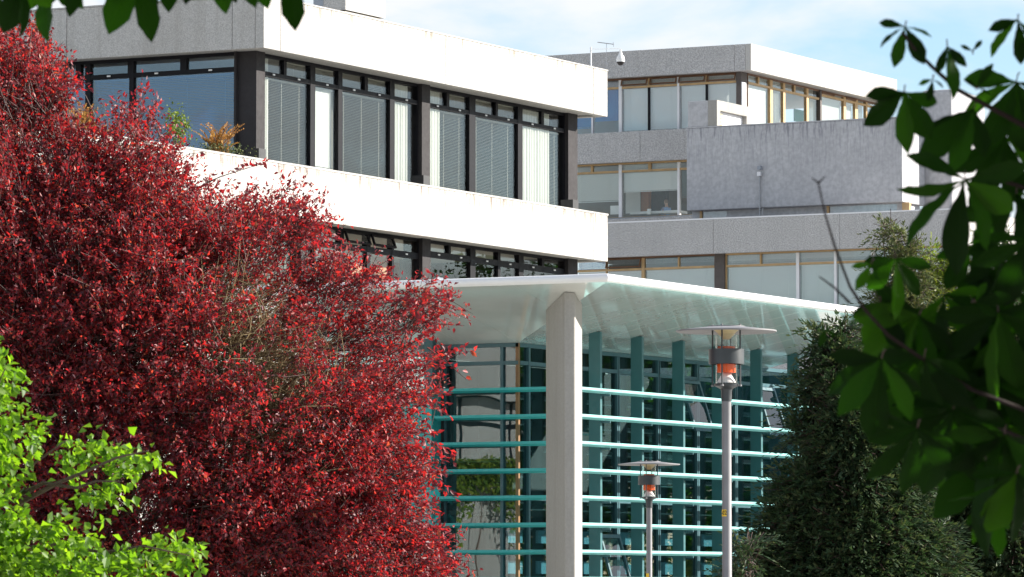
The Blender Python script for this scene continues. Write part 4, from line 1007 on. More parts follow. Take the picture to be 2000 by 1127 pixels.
def tri_tubes(paths, rads):
    """paths (n, m, 3), rads (n, m): thin three-sided stems"""
    n, m_, _ = paths.shape; T = unit((paths[:, -1] - paths[:, 0])); R0 = unit(np.cross(T, np.array([[0.31, 0.52, 0.79]]))); R1 = np.cross(T, R0)
    ring = []
    for k in range(3):
        a = 2 * math.pi * k / 3; ring.append(paths + (R0 * math.cos(a) + R1 * math.sin(a))[:, None, :] * rads[:, :, None])
    V = np.stack(ring, 2).reshape(-1, 3); F = []
    base = np.arange(n)[:, None] * (m_ * 3)
    for j in range(m_ - 1):
        for k in range(3):
            a, b = j * 3 + k, j * 3 + (k + 1) % 3
            F.append(base + np.array([[a, b, b + 3, a + 3]]))
    return V, np.concatenate(F, 0)
def limb(p0, p1, n=7, sag=0.1, seed=0, wob=0.06):
    r = random.Random(seed); p0, p1 = Vector(p0), Vector(p1); L_ = (p1 - p0).length; out = []
    for i in range(n):
        t = i / (n - 1); p = p0.lerp(p1, t) + Vector((0, 0, sag * L_ * math.sin(math.pi * t)))
        if 0 < i < n - 1: p += Vector((r.uniform(-1, 1), r.uniform(-1, 1), r.uniform(-1, 1))) * wob * L_
        out.append(p)
    return out
def sample_crown(poly, n, dep, thick, edge, r, shell=0.7, back=True):
    poly_a = np.array(poly); lo, hi = poly_a.min(0), poly_a.max(0); out = []
    while sum(len(o) for o in out) < n:
        P = r.random((n, 2)) * (hi - lo) + lo; ins, d = poly_dist(P, poly); out.append(np.column_stack([P[ins], d[ins]]))
    S = np.concatenate(out)[:n]
    H = thick * np.sqrt(np.clip(1 - (1 - np.clip(S[:, 2] / edge, 0, 1)) ** 2, 0.02, 1))
    u = np.where(r.random(n) < shell, -1 + 0.35 * r.random(n) ** 1.5, r.random(n) * 2 - 1)
    return S, dep + H * u, u
def single_leaves(parent, name, V, k, mat, order):
    """turn the leaves listed in order into objects of their own that share one mesh"""
    me = bpy.data.meshes.new(name); me.from_pydata([(0, 0, 0), (0.5, 0.45, 0.12), (0, 1, -0.1), (-0.5, 0.45, 0.12)], [], [(0, 1, 2), (0, 2, 3)]); me.update()
    me.materials.append(mat); o_ = np.array(inv(parent))
    for i in order:
        b, r_, t, l = V[4 * i:4 * i + 4]
        ax = t - b; sd_ = r_ - l; nn = np.cross(sd_, ax); nn = nn / (np.linalg.norm(nn) + 1e-9) * np.linalg.norm(ax) * 0.6
        M4 = Matrix(((sd_[0], ax[0], nn[0], b[0] - o_[0]), (sd_[1], ax[1], nn[1], b[1] - o_[1]), (sd_[2], ax[2], nn[2], b[2] - o_[2]), (0, 0, 0, 1)))
        o = bpy.data.objects.new(name, me); COL.objects.link(o); o.parent = parent; o.matrix_basis = M4

# ------------------------------------------------------------------ red-leaved tree
RED = [(-420, 40), (-150, 30), (0, 85), (55, 82), (100, 108), (112, 160), (165, 185), (140, 215), (105, 228), (105, 255), (190, 268), (225, 225), (290, 205), (330, 235), (338, 268), (400, 300), (440, 330), (430, 380), (500, 410),
       (545, 395), (590, 425), (615, 470), (625, 520), (690, 545), (745, 552), (720, 590), (770, 600), (800, 575), (830, 610), (870, 590), (840, 635), (790, 660), (800, 690), (850, 700), (830, 735), (800, 755), (815, 790),
       (770, 800), (785, 840), (775, 870), (820, 900), (800, 940), (815, 970), (780, 985), (790, 1010), (830, 1045), (850, 1085), (860, 1127), (880, 1240), (600, 1330), (100, 1340), (-420, 1250)]
r_ = np.random.default_rng(11)
tb = at(180, 1147, 46.5); tb.z = 0
red = empty('red_leaved_tree', tb); tag(red, 'small tree with dense dark red leaves and tangled olive twigs, filling the left', 'tree')
def thin(S):
    g = lambda x, y, sx, sy, k: k * np.exp(-(((S[:, 0] - x) / sx) ** 2 + ((S[:, 1] - y) / sy) ** 2))
    bare = np.exp(-(((S[:, 0] - 470 - (S[:, 1] - 720) * -0.25) / 115) ** 2 + ((S[:, 1] - 785) / 180) ** 2)) * 0.24
    bare2 = g(260, 960, 150, 130, 0.07)
    return np.maximum(bare, bare2) + g(385, 350, 75, 38, 0.42) + g(260, 300, 60, 40, 0.26) + g(430, 265, 60, 50, 0.6) + g(150, 225, 60, 28, 0.5) + g(340, 240, 25, 30, 0.3) + 0.07 * np.clip(1 - S[:, 2] / 60.0, 0, 1)
vn = VNoise(3)
# sprays gather in clumps on the outside, with a looser filling inside
S1, dep1, u1 = sample_crown(RED, 2900, 46.5, 2.3, 420.0, r_, 0.8)
P1 = at_np(S1[:, 0], S1[:, 1], dep1); k1 = (vn(P1 * 1.3) * 0.65 + vn(P1 * 3.1) * 0.35) > 0.34 + thin(S1)
P1, S1 = P1[k1], S1[k1]; m1 = r_.integers(6, 15, len(P1)); i1 = np.repeat(np.arange(len(P1)), m1)
rad1 = r_.uniform(0.08, 0.20, len(P1))[i1]
Pa = P1[i1] + r_.normal(0, 1, (len(i1), 3)) * rad1[:, None] * np.array([1, 1, 0.7]); Sa = S1[i1]
S2, dep2, u2 = sample_crown(RED, 8500, 47.0, 1.9, 420.0, r_, 0.35)
P2 = at_np(S2[:, 0], S2[:, 1], dep2); k2 = (vn(P2 * 1.6) * 0.6 + vn(P2 * 4.1) * 0.4) > 0.34 + thin(S2) * 0.6 + 0.25 * np.clip(1 - S2[:, 2] / 90.0, 0, 1)
da = (Pa - CAMn) @ FHn; qa = np.column_stack([1000 + ((Pa - CAMn) @ RTn) / da * FPX, HORIZON - (Pa[:, 2] - EYE) / da * FPX])
ia, ea = poly_dist(qa, RED); ka = ia | (ea < r_.exponential(11, len(ea))); Pa, Sa = Pa[ka], Sa[ka]
P = np.concatenate([Pa, P2[k2]]); S = np.concatenate([Sa, S2[k2]])
cc = np.array(at(150, 800, 46.5)); D = unit(P - cc) * 0.8 + r_.normal(0, 0.5, P.shape) + np.array([0, 0, 0.25])
D = unit(D); TL = r_.uniform(0.16, 0.42, len(P))
K = 15
t = np.tile((np.arange(K) + 0.5) / K, len(P)); idx = np.repeat(np.arange(len(P)), K)
LP = P[idx] + D[idx] * (t * TL[idx])[:, None] + r_.normal(0, 0.018, (len(idx), 3))
A = unit(D[idx] * 0.55 + r_.normal(0, 0.6, (len(idx), 3)) + np.array([0, 0, -0.15])); Nn = unit(r_.normal(0, 0.8, (len(idx), 3)) + np.array([0.1, -0.2, 0.75]))
Ln = r_.uniform(0.030, 0.066, len(idx)); Wd = Ln * r_.uniform(0.40, 0.60, len(idx))
V, F = leaf_mesh(LP, A, Nn, Ln, Wd)
# the 280 leaves of largest extent towards the camera become single objects, the rest one mass
dcam = (LP - CAMn) @ FHn; pxs = 1000 + ((LP - CAMn) @ RTn) / dcam * FPX; pys = HORIZON - (LP[:, 2] - EYE) / dcam * FPX
score = np.where((pxs > 0) & (pxs < 1000) & (pys < 1120), Ln / dcam - np.repeat(S[:, 2] > 70, K) * 1.0, -1)
top = np.argsort(-score)[:280]
single_leaves(red, 'leaf', V, K, M['leaf_red'], top)
mask = np.ones(len(LP), bool); mask[top] = False
V4 = V.reshape(-1, 4, 3)[mask].reshape(-1, 3); nL = mask.sum(); o_ = np.arange(nL)[:, None] * 4
F4 = np.concatenate([o_ + np.array([[0, 1, 2]]), o_ + np.array([[0, 2, 3]])], 1).reshape(-1, 3)
tag(np_mesh('crown', V4, F4, M['leaf_red'], red), kind='stuff')
# twigs: each leaf spray's stem, and many bare olive twigs in the thin middle
b1 = P - D * 0.25; mid = (b1 + P + D * TL[:, None]) / 2 + r_.normal(0, 0.02, P.shape)
pa = np.stack([b1, mid, P + D * TL[:, None]], 1); Vt, Ft = tri_tubes(pa, np.tile(np.array([[0.0045, 0.0035, 0.0018]]), (len(P), 1)))
tag(np_mesh('twigs', Vt, Ft, M['twig_dark'], red), kind='stuff')
nb = 3200
bxy = np.column_stack([np.where(r_.random(nb) < 0.7, r_.normal(480, 95, nb), r_.normal(270, 130, nb)), r_.normal(770, 130, nb)])
bP = at_np(bxy[:, 0], bxy[:, 1], 44.6 + r_.random(nb) * 1.1)
ang = r_.normal(0.65, 0.55, nb); up_ = np.array([0, 0, 1.0])
bD = unit(RTn[None] * np.cos(ang)[:, None] + up_[None] * np.sin(ang)[:, None] + FHn[None] * r_.normal(0, 0.35, nb)[:, None])
bL = r_.uniform(0.3, 0.95, nb); curl = unit(np.cross(bD, r_.normal(0, 1, (nb, 3)))) * (bL * r_.uniform(0.05, 0.18, nb))[:, None]
pa = np.stack([bP - bD * (bL * 0.5)[:, None], bP - bD * (bL * 0.2)[:, None] + curl, bP + bD * (bL * 0.15)[:, None] + curl * 0.4, bP + bD * (bL * 0.5)[:, None] - curl], 1)
inb, edb = poly_dist(bxy, RED); okb = inb & (edb > 130) & (np.abs(bxy[:, 1] - 770) < 270)
pa = pa[okb]; nb = len(pa)
rad = r_.uniform(0.003, 0.008, nb)[:, None] * np.array([[1.0, 0.85, 0.6, 0.25]])
Vt, Ft = tri_tubes(pa, rad); tag(np_mesh('bare_twigs', Vt, Ft, M['twig'], red), kind='stuff')
MB().tube([tb, tb + Vector((0.05, 0.02, 0.9)), tb + Vector((0.02, 0.1, 1.9)), tb + Vector((0.1, 0.1, 3.2))], [0.17, 0.14, 0.11, 0.06], 10).build('trunk', M['bark'], red, smooth=True)
for i, (px, py) in enumerate([(560, 560), (640, 640), (740, 760), (720, 900), (440, 520), (330, 480), (200, 380), (60, 300), (-150, 300), (620, 1000), (760, 1050), (520, 430), (300, 300), (-60, 180), (820, 640), (800, 850)]):
    p0 = tb + Vector((0.03, 0.05, 0.7 + 0.12 * (i % 9))); p1 = at(px, py, 45.9 + 0.25 * (i % 3))
    MB().tube(limb(p0, p1, 8, 0.10, i), [0.06, 0.05, 0.042, 0.034, 0.027, 0.02, 0.013, 0.006], 6).build('branch', M['bark'], red, smooth=True)
# loose sprays standing out from the outline at the right
def sprig(px0, py0, px1, py1, n, dep_, seed):
    rr = np.random.default_rng(seed); a, b_ = np.array(at(px0, py0, dep_)), np.array(at(px1, py1, dep_ - 0.1))
    tt = np.linspace(0.15, 1, n); base = a + (b_ - a) * tt[:, None] + np.array([0, 0, 0.06]) * np.sin(tt * 3)[:, None] + rr.normal(0, 0.015, (n, 3))
    A_ = unit((b_ - a)[None] / np.linalg.norm(b_ - a) * 0.6 + rr.normal(0, 0.6, (n, 3)) + np.array([0, 0, -0.2])); N_ = unit(rr.normal(0, 0.7, (n, 3)) + np.array([0.2, -0.4, 0.5]))
    L_ = rr.uniform(0.06, 0.085, n); return leaf_mesh(base, A_, N_, L_, L_ * 0.5), (a, b_)
Vs, Fs, sp_ = [], [], []
for i, q in enumerate([(760, 640, 878, 575, 26), (800, 640, 835, 570, 18), (820, 720, 925, 685, 30), (860, 700, 912, 742, 9), (800, 790, 875, 770, 22), (810, 850, 890, 900, 26), (820, 930, 892, 975, 24), (700, 560, 755, 545, 18), (440, 345, 515, 320, 22), (60, 200, 165, 170, 20),
                       (265, 260, 285, 170, 18), (130, 160, 175, 175, 14), (560, 430, 590, 400, 14), (700, 600, 800, 590, 26), (800, 1060, 880, 1090, 26), (790, 680, 850, 650, 22), (770, 1005, 848, 985, 26), (760, 845, 852, 850, 30), (780, 940, 868, 925, 28), (770, 880, 858, 890, 24), (800, 1030, 870, 1045, 24), (770, 730, 862, 715, 28), (780, 800, 840, 830, 22), (600, 450, 660, 470, 22), (590, 480, 650, 500, 18)]):
    (v, f), ab = sprig(*q, 45.2 + 0.1 * (i % 4), i); Fs.append(f + sum(len(z) for z in Vs)); Vs.append(v); sp_.append(ab)
tag(np_mesh('sprays', np.concatenate(Vs), np.concatenate(Fs), M['leaf_red'], red), kind='stuff')
b = MB()
for a, b_ in sp_: b.tube(limb(a - (b_ - a) * 0.5, b_, 5, 0.04, 3, 0.02), [0.007, 0.006, 0.005, 0.004, 0.002], 4)
tag(b.build('spray_stems', M['twig_dark'], red), kind='stuff')

# ------------------------------------------------------------------ lime green tree, lower left
LIME = [(-330, 640), (-60, 660), (8, 700), (22, 745), (12, 800), (35, 815), (55, 805), (62, 860), (95, 850), (105, 880), (70, 900), (55, 945), (110, 890), (140, 862), (195, 880), (245, 872), (288, 880), (290, 908), (262, 925), (225, 930), (212, 968), (180, 980),
        (225, 1025), (260, 1065), (300, 1055), (340, 1068), (372, 1078), (360, 1098), (325, 1112), (300, 1140), (230, 1300), (-330, 1320)]
r_ = np.random.default_rng(21)
lb = at(-120, 1147, 24.0); lb.z = 0
lime = empty('lime_green_tree', lb); tag(lime, 'bright lime green leafy tree in front of the red tree, bottom left corner', 'tree')
S, dep, u = sample_crown(LIME, 1500, 24.0, 1.0, 260.0, r_, 0.65)
P = at_np(S[:, 0], S[:, 1], dep); vn = VNoise(5); dens = vn(P * 3.2) * 0.6 + vn(P * 9.0) * 0.4
holes = np.exp(-(((S[:, 0] - 60) / 50) ** 2 + ((S[:, 1] - 945) / 45) ** 2)); P = P[dens > 0.38 + 0.4 * holes]
K = 12; D = unit(r_.normal(0, 0.5, P.shape) + RTn[None] * 0.6 + np.array([0, 0, 0.1])); idx = np.repeat(np.arange(len(P)), K)
LP = P[idx] + D[idx] * (np.tile(np.arange(K) / K, len(P)) * 0.14)[:, None] + r_.normal(0, 0.022, (len(idx), 3))
A = unit(D[idx] * 0.5 + r_.normal(0, 0.6, (len(idx), 3)) + np.array([0, 0, -0.35])); Nn = unit(r_.normal(0, 0.6, (len(idx), 3)) + np.array([0.3, -0.3, 0.8]))
Ln = r_.uniform(0.034, 0.066, len(idx)); V, F = leaf_mesh(LP, A, Nn, Ln, Ln * r_.uniform(0.6, 0.85, len(idx)))
dcam = (LP - CAMn) @ FHn; pxs = 1000 + ((LP - CAMn) @ RTn) / dcam * FPX; pys = HORIZON - (LP[:, 2] - EYE) / dcam * FPX
score = np.where((pxs > 0) & (pys < 1120), Ln / dcam * (dcam < 23.6), -1); top = np.argsort(-score)[:280]
single_leaves(lime, 'leaf', V, K, M['leaf_maple'], top)
mask = np.ones(len(LP), bool); mask[top] = False
V4 = V.reshape(-1, 4, 3)[mask].reshape(-1, 3); nL = mask.sum(); o_ = np.arange(nL)[:, None] * 4
tag(np_mesh('crown', V4, np.concatenate([o_ + np.array([[0, 1, 2]]), o_ + np.array([[0, 2, 3]])], 1).reshape(-1, 3), M['leaf_maple'], lime), kind='stuff')
MB().tube([lb, lb + Vector((0.03, 0, 0.7)), lb + Vector((0.0, 0.05, 1.4)), lb + Vector((0.05, 0, 2.3))], [0.09, 0.075, 0.06, 0.03], 9).build('trunk', M['bark'], lime, smooth=True)
for i, q in enumerate([(40, 1000, 290, 880), (40, 1000, 130, 860), (-30, 1060, 370, 1085), (-30, 1000, 10, 720), (-20, 1090, 220, 1120), (60, 950, 240, 940)]):
    MB().tube(limb(lb + Vector((0, 0, 1.0)) if i > 9 else at(q[0] - 110, q[1] + 60, 24.0), at(q[2], q[3], 23.5), 7, 0.06, i, 0.03), [0.018, 0.016, 0.014, 0.011, 0.008, 0.006, 0.003], 6).build('branch', M['bark'], lime, smooth=True)

# ------------------------------------------------------------------ conifers
def conifer(name, label, poly, dep, thick, edge, n, mat, seed, base_px, size=1.0, group='conifers at the right'):
    rr = np.random.default_rng(seed); bp = at(base_px, 1147, dep); bp.z = 0
    o = empty(name, bp); tag(o, label, 'tree', group)
    S, dp, u = sample_crown(poly, n, dep, thick, edge, rr, 0.7); P = at_np(S[:, 0], S[:, 1], dp)
    vn = VNoise(seed + 1); kp = (vn(P * 2.2) * 0.6 + vn(P * 6.0) * 0.4) > 0.36 + 0.10 * np.clip(1 - S[:, 2] / 70.0, 0, 1); P = P[kp]; eg = np.clip(1 - S[kp, 2] / 60.0, 0, 1)
    n = len(P); out = unit((P - np.array(bp)) * np.array([1, 1, 0]) + 1e-4)
    D = unit(out * 0.55 + rr.normal(0, 0.45, (n, 3)) + np.array([0, 0, 0.15])); Wp = unit(np.cross(D, rr.normal(0, 1, (n, 3)) * 0.5 + np.array([0, 0, 1.0])))
    K = 13; j = np.tile(np.arange(K), n); idx = np.repeat(np.arange(n), K); t = (j + 0.3) / K; sgn = np.where(j % 2 == 0, 1, -1)
    TL = rr.uniform(0.16, 0.30, n) * size * (1 + 0.8 * eg)
    LP = P[idx] + D[idx] * (t * TL[idx])[:, None] - np.array([0, 0, 1]) * (t ** 2 * TL[idx] * 0.35)[:, None]
    A = unit(D[idx] * 0.9 + Wp[idx] * (sgn * (1.0 - t) * 1.1)[:, None] + rr.normal(0, 0.15, (len(idx), 3)) + np.array([0, 0, -0.25]))
    Nn = unit(np.cross(D[idx], Wp[idx]) + rr.normal(0, 0.3, (len(idx), 3)))
    Ln = rr.uniform(0.05, 0.11, len(idx)) * size * (1.15 - 0.5 * t); V, F = leaf_mesh(LP, A, Nn, Ln, Ln * rr.uniform(0.26, 0.42, len(idx)), 0.1)
    tag(np_mesh('crown', V, F, M[mat], o), kind='stuff')
    tpx, tpy = min(poly, key=lambda q: q[1]); tp_ = at(tpx, tpy, dep)
    MB().tube(limb(bp, tp_, 8, 0.0, seed, 0.006), [0.10, 0.085, 0.07, 0.055, 0.04, 0.028, 0.016, 0.004], 8).build('trunk', M['bark'], o, smooth=True)
    pa = np.stack([P - D * 0.25 * size, P, P + D * (TL * 0.8)[:, None] - np.array([0, 0, 1]) * (TL * 0.25)[:, None]], 1)
    Vt, Ft = tri_tubes(pa, np.tile(np.array([[0.005, 0.004, 0.0015]]), (n, 1)) * size); tag(np_mesh('twigs', Vt, Ft, M['twig_dark'], o), kind='stuff')
    return o
conifer('conifer', 'tall olive-tipped conifer rising beyond the canopy end, its bent tip against grey concrete', [(1722, 438), (1750, 445), (1785, 475), (1800, 520), (1830, 600), (1850, 760), (1865, 900), (1880, 1127), (1890, 1330), (1640, 1330), (1650, 1127), (1640, 900), (1665, 760), (1690, 640), (1722, 560), (1745, 500), (1735, 465)], 64.0, 1.3, 260, 7000, 'leaf_conifer_olive', 31, 1790)
conifer('conifer', 'dark green conifer with two thin leaders standing against the teal louvres', [(1618, 640), (1628, 690), (1640, 640), (1652, 630), (1660, 700), (1690, 760), (1760, 860), (1800, 980), (1840, 1127), (1850, 1330), (1455, 1330), (1485, 1127), (1500, 1060), (1530, 1000), (1555, 940), (1585, 890), (1560, 855), (1600, 800), (1580, 770), (1612, 720), (1605, 690)], 60.0, 1.5, 220, 13000, 'leaf_conifer', 32, 1650, 1.35)
conifer('conifer', 'yellow-green sunlit conifer below the dark window pilaster at the right', [(1815, 490), (1850, 510), (1872, 555), (1882, 620), (1885, 700), (1880, 800), (1875, 1330), (1760, 1330), (1765, 1000), (1770, 800), (1780, 620), (1795, 540)], 66.5, 1.0, 160, 3400, 'leaf_conifer_lime', 33, 1830)
conifer('conifer', 'thin sparse conifer at the right edge in front of the pale blinds', [(1960, 455), (1985, 500), (2010, 560), (2060, 700), (2120, 900), (2160, 1330), (1740, 1330), (1790, 1000), (1865, 800), (1920, 650), (1945, 540)], 62.5, 1.2, 240, 8500, 'leaf_conifer', 34, 1985, 1.35)
conifer('conifer', 'knee of dark conifer sapling tip just right of the lamp pole', [(1462, 1030), (1472, 1060), (1490, 1100), (1500, 1140), (1510, 1250), (1410, 1250), (1425, 1140), (1445, 1085)], 57.0, 0.4, 60, 420, 'leaf_conifer', 35, 1463)
for o in COL.objects:
    if o.get('label', '').startswith('knee of'): o['label'] = 'small dark conifer sapling tip just right of the near lamp pole'

# ------------------------------------------------------------------ terrace plants on the office building
def frond_plant(name, label, px, py, n, hgt, mat, seed, spread=0.6, cat='plant'):
    rr = random.Random(seed); xp = XM - 0.5; p = hit_x(px, py, xp); p.z = zS1 - 0.55
    o = empty(name, p); tag(o, label, cat)
    for i in range(n):
        a = rr.uniform(0, 2 * math.pi); hh = hgt * rr.uniform(0.5, 1.0); sp2 = spread * hgt * rr.uniform(0.2, 1.0)
        dx, dy = math.cos(a), math.sin(a); pts = []; b = MB()
        base = Vector((p.x + rr.uniform(-0.1, 0.1), p.y + rr.uniform(-0.15, 0.15), p.z))
        for k in range(9):
            t = k / 8; pts.append(base + Vector((dx * sp2 * t ** 1.7, dy * sp2 * t ** 1.7, hh * (t - 0.22 * t ** 3) + 0.5 * min(1, t * 2))))
        b.tube(pts, [0.010] * 3 + [0.007] * 3 + [0.004] * 3, 4)
        for k in range(3, 9):
            for sd_ in (-1, 1):
                for m_ in range(2):
                    q = pts[k] - (pts[k] - pts[k - 1]) * (m_ * 0.5); ln = 0.13 * (1.15 - k / 9) * 1.0; w = Vector((-dy * sd_, dx * sd_, 0.5)).normalized() * ln + (pts[k] - pts[k - 1]).normalized() * ln * 0.5
                    s2 = Vector((rr.uniform(-1, 1), rr.uniform(-1, 1), 1)).normalized() * 0.022
                    b.quad(q, q + w * 0.5 + s2, q + w, q + w * 0.5 - s2)
        b.build('frond', M[mat], o)
    return o
frond_plant('dry_fern', 'dry orange-brown fern on the terrace edge beside the dark corner pilaster', 425, 290, 34, 1.05, 'leaf_dry', 1)
frond_plant('dry_fern', 'dry tan fern on the terrace edge at the far left above the red tree', 160, 254, 30, 0.95, 'leaf_dry', 2)
def bushy(name, label, px, py, rx, rz, n, mat, seed, lw=0.05):
    rr = np.random.default_rng(seed); p = hit_x(px, py, XM - 0.5); o = empty(name, (p.x, p.y, zS1 - 0.6)); tag(o, label, 'plant')
    q = rr.normal(0, 0.5, (n, 3)) * np.array([rx * 0.6, rx, rz]) + np.array([p.x, p.y, p.z])
    L_ = rr.uniform(lw * 0.7, lw * 1.3, n); V, F = leaf_mesh(q, rr.normal(0, 1, (n, 3)), rr.normal(0, 0.6, (n, 3)) + np.array([0.3, -0.3, 0.7]), L_, L_ * 0.6)
    tag(np_mesh('foliage', V, F, M[mat], o), kind='stuff')
    b = MB()
    for i in range(7): b.tube([(p.x, p.y, zS1 - 0.6), tuple(q[i] * 0.5 + np.array([p.x, p.y, zS1 - 0.3]) * 0.5), tuple(q[i])], [0.012, 0.008, 0.003], 5)
    b.build('stems', M['twig_dark'], o)
bushy('terrace_shrub', 'yellow-green leafy shrub on the terrace between the dry fern and red leaves', 347, 250, 0.34, 0.42, 520, 'leaf_conifer_lime', 41, 0.07)
bushy('ground_cover', 'low brown-green cover plant spilling over the terrace edge under the dry fern', 430, 292, 0.75, 0.14, 700, 'leaf_conifer_olive', 42, 0.05)
bushy('ground_cover', 'low cover plant along the terrace edge at the far left', 190, 256, 0.8, 0.14, 500, 'leaf_dry', 43, 0.05)

# ------------------------------------------------------------------ climbing plant on the ground-storey wall (mirrored in the pavilion's glass)
rr = np.random.default_rng(51); iv = empty('wall_ivy', (XM + 0.05, 56, 0)); tag(iv, 'green ivy hanging on the office ground storey wall, mirrored in the pavilion glass', 'ivy')
n = 9000; yv = rr.uniform(48, 66, n); hv = 4.7 - np.abs(rr.normal(0, 0.55, n)) * (1 + 0.5 * np.sin(yv * 2.1)); q = np.column_stack([XM + 0.02 + np.abs(rr.normal(0, 0.16, n)), yv, hv])
L_ = rr.uniform(0.09, 0.16, n); V, F = leaf_mesh(q, rr.normal(0, 0.6, (n, 3)) + np.array([0.3, 0, -0.8]), rr.normal(0, 0.5, (n, 3)) + np.array([1, 0, 0.4]), L_, L_ * 0.75)
tag(np_mesh('foliage', V, F, M['leaf_hedge'], iv), kind='stuff')
b = MB()
for i in range(9): b.tube([(XM + 0.03, 49 + i * 2, 0), (XM + 0.04, 49.2 + i * 2, 2.2), (XM + 0.03, 48.9 + i * 2, 4.2)], [0.03, 0.02, 0.01], 5)
b.build('stems', M['bark'], iv)

# ------------------------------------------------------------------ garden trees right of the pavilion (outside the frame, mirrored in its glass)
def round_tree(label, x, y, h, rad, n, mat, seed):
    rr = np.random.default_rng(seed); o = empty('garden_tree', (x, y, 0)); tag(o, label, 'tree', 'garden trees mirrored in the pavilion glass')
    c = unit(rr.normal(0, 1, (60, 3))) * rr.uniform(0.3, 1.0, (60, 1)) * np.array([rad, rad, h * 0.42]) + np.array([x, y, h * 0.56])
    k = rr.integers(0, 60, n); q = c[k] + rr.normal(0, 0.42, (n, 3)); L_ = rr.uniform(0.14, 0.26, n)
    V, F = leaf_mesh(q, rr.normal(0, 1, (n, 3)), rr.normal(0, 0.6, (n, 3)) + np.array([0, 0, 0.6]), L_, L_ * 0.6); tag(np_mesh('crown', V, F, M[mat], o), kind='stuff')
    MB().tube([(x, y, 0), (x + 0.1, y, h * 0.4), (x, y + 0.1, h * 0.8)], [0.2, 0.15, 0.05], 8).build('trunk', M['bark'], o, smooth=True)
ORD = ['nearest', 'second nearest', 'third nearest', 'fourth nearest', 'fifth nearest', 'sixth nearest', 'farthest']
for i in range(7):
    round_tree(ORD[i] + ' dark broad garden tree from the pavilion, mirrored in its right-hand glass', -24 + 2.5 * (i % 2) + i * 1.2, 98 + i * 7.5, 9.5 + (i % 3), 4.2, 12000, 'leaf_chestnut', 60 + i)
for i in range(6):  # added out of view to darken the sky reflection in the office windows
    round_tree(ORD[i if i < 5 else 6] + ' unseen tall tree added far right of the pavilion to darken office window reflections', -34 + 7 * i, 150 + 3 * (i % 3), 13.5 + 1.0 * (i % 3), 5.5, 15000, 'leaf_chestnut', 160 + i)
for i in range(6):
    rr = np.random.default_rng(80 + i); x, y = -29.5 + i * 0.9, 92 + i * 7; o = empty('garden_shrub', (x, y, 0)); tag(o, ORD[i if i < 5 else 6] + ' low yellow-green garden shrub from the pavilion, mirrored in its right-hand glass', 'shrub', 'garden shrubs mirrored in the pavilion glass')
    n = 2600; q = unit(rr.normal(0, 1, (n, 3))) * (rr.random((n, 1)) ** 0.4) * np.array([1.6, 3.6, 1.3]) + np.array([x, y, 1.2]); L_ = rr.uniform(0.12, 0.22, n)
    V, F = leaf_mesh(q, rr.normal(0, 1, (n, 3)), rr.normal(0, 0.6, (n, 3)) + np.array([0, 0, 0.6]), L_, L_ * 0.6); tag(np_mesh('foliage', V, F, M['leaf_hedge'], o), kind='stuff')

# ------------------------------------------------------------------ horse chestnut overhanging the camera's view
def leaflet_mesh(i):
    rr = random.Random(i); rows, colsn = 12, 5; v, f = [], []
    for a in range(rows):
        t = a / (rows - 1); w = 0.21 * (math.sin(math.pi * min(1, t ** 1.45)) ** 0.8) if t < 1 else 0.0
        w = max(w, 0.012 * (1 - t)) + (0.012 * math.sin(a * 2.6) * w / 0.2)
        if t > 0.86: w *= 0.55 + 0.45 * (1 - t) / 0.14
        for c in range(colsn):
            s = (c - 2) / 2.0
            v.append((s * w, t, -0.16 * t * t + 0.10 * abs(s) * w * 2.2 + 0.012 * math.sin(a * 1.9 + i) * abs(s) + rr.uniform(-0.004, 0.004)))
    for a in range(rows - 1):
        for c in range(colsn - 1): k = a * colsn + c; f.append((k, k + 1, k + 1 + colsn, k + colsn))
    me = bpy.data.meshes.new('leaflet'); me.from_pydata(v, [], f); me.update(); me.polygons.foreach_set('use_smooth', [True] * len(f)); me.materials.append(M['leaflet']); return me
LFM = [leaflet_mesh(i) for i in range(5)]
hb = at(3500, 1147, 10.6); hb.z = 0
ches = empty('horse_chestnut', hb); tag(ches, 'horse chestnut with big dark hand-shaped leaves hanging in close at the right and top left', 'tree')
HB = inv(ches)
rch = random.Random(5)
def compound(px, py, ang, ln, n, spread, dep, stalk=None):
    """a hand-shaped leaf: a stalk (part) with leaflets (sub-parts) fanned about the given direction in the picture"""
    hub = at(px, py, dep); u = dep / FPX
    sa = math.radians(ang + 180) if stalk is None else math.radians(stalk)
    back = hub + (RT * math.cos(sa) + UP * math.sin(sa)) * ln * 0.12 * u - FH * rch.uniform(-0.02, 0.02)
    st = MB().tube([hub, hub.lerp(back, 0.5) + UP * 0.006, back], [0.0016, 0.0014, 0.0016], 6).build('leaf', M['twig_dark'], ches, smooth=True)
    for k in range(n):
        f = 0 if n == 1 else (k / (n - 1) - 0.5) * 2
        a = math.radians(ang + f * spread * 1.25 + rch.uniform(-8, 8)); l = 1.12 * ln * u * (1 - 0.36 * abs(f) ** 1.4) * rch.uniform(0.88, 1.1)
        tilt = rch.uniform(-0.55, 0.55)
        ax = (RT * math.cos(a) + UP * math.sin(a) + FH * tilt).normalized()
        roll = rch.gauss(0, 0.55); side = ax.cross(-FH).normalized(); nrm = side.cross(ax).normalized()
        side2 = side * math.cos(roll) + nrm * math.sin(roll); nrm2 = side2.cross(ax).normalized()
        wsc = rch.uniform(0.72, 1.0)
        p = hub - HB
        M4 = Matrix(((side2.x * l * wsc, ax.x * l, nrm2.x * l, p.x), (side2.y * l * wsc, ax.y * l, nrm2.y * l, p.y), (side2.z * l * wsc, ax.z * l, nrm2.z * l, p.z), (0, 0, 0, 1)))
        o = bpy.data.objects.new('leaflet', LFM[rch.randrange(5)]); COL.objects.link(o); o.parent = st; o.matrix_basis = M4
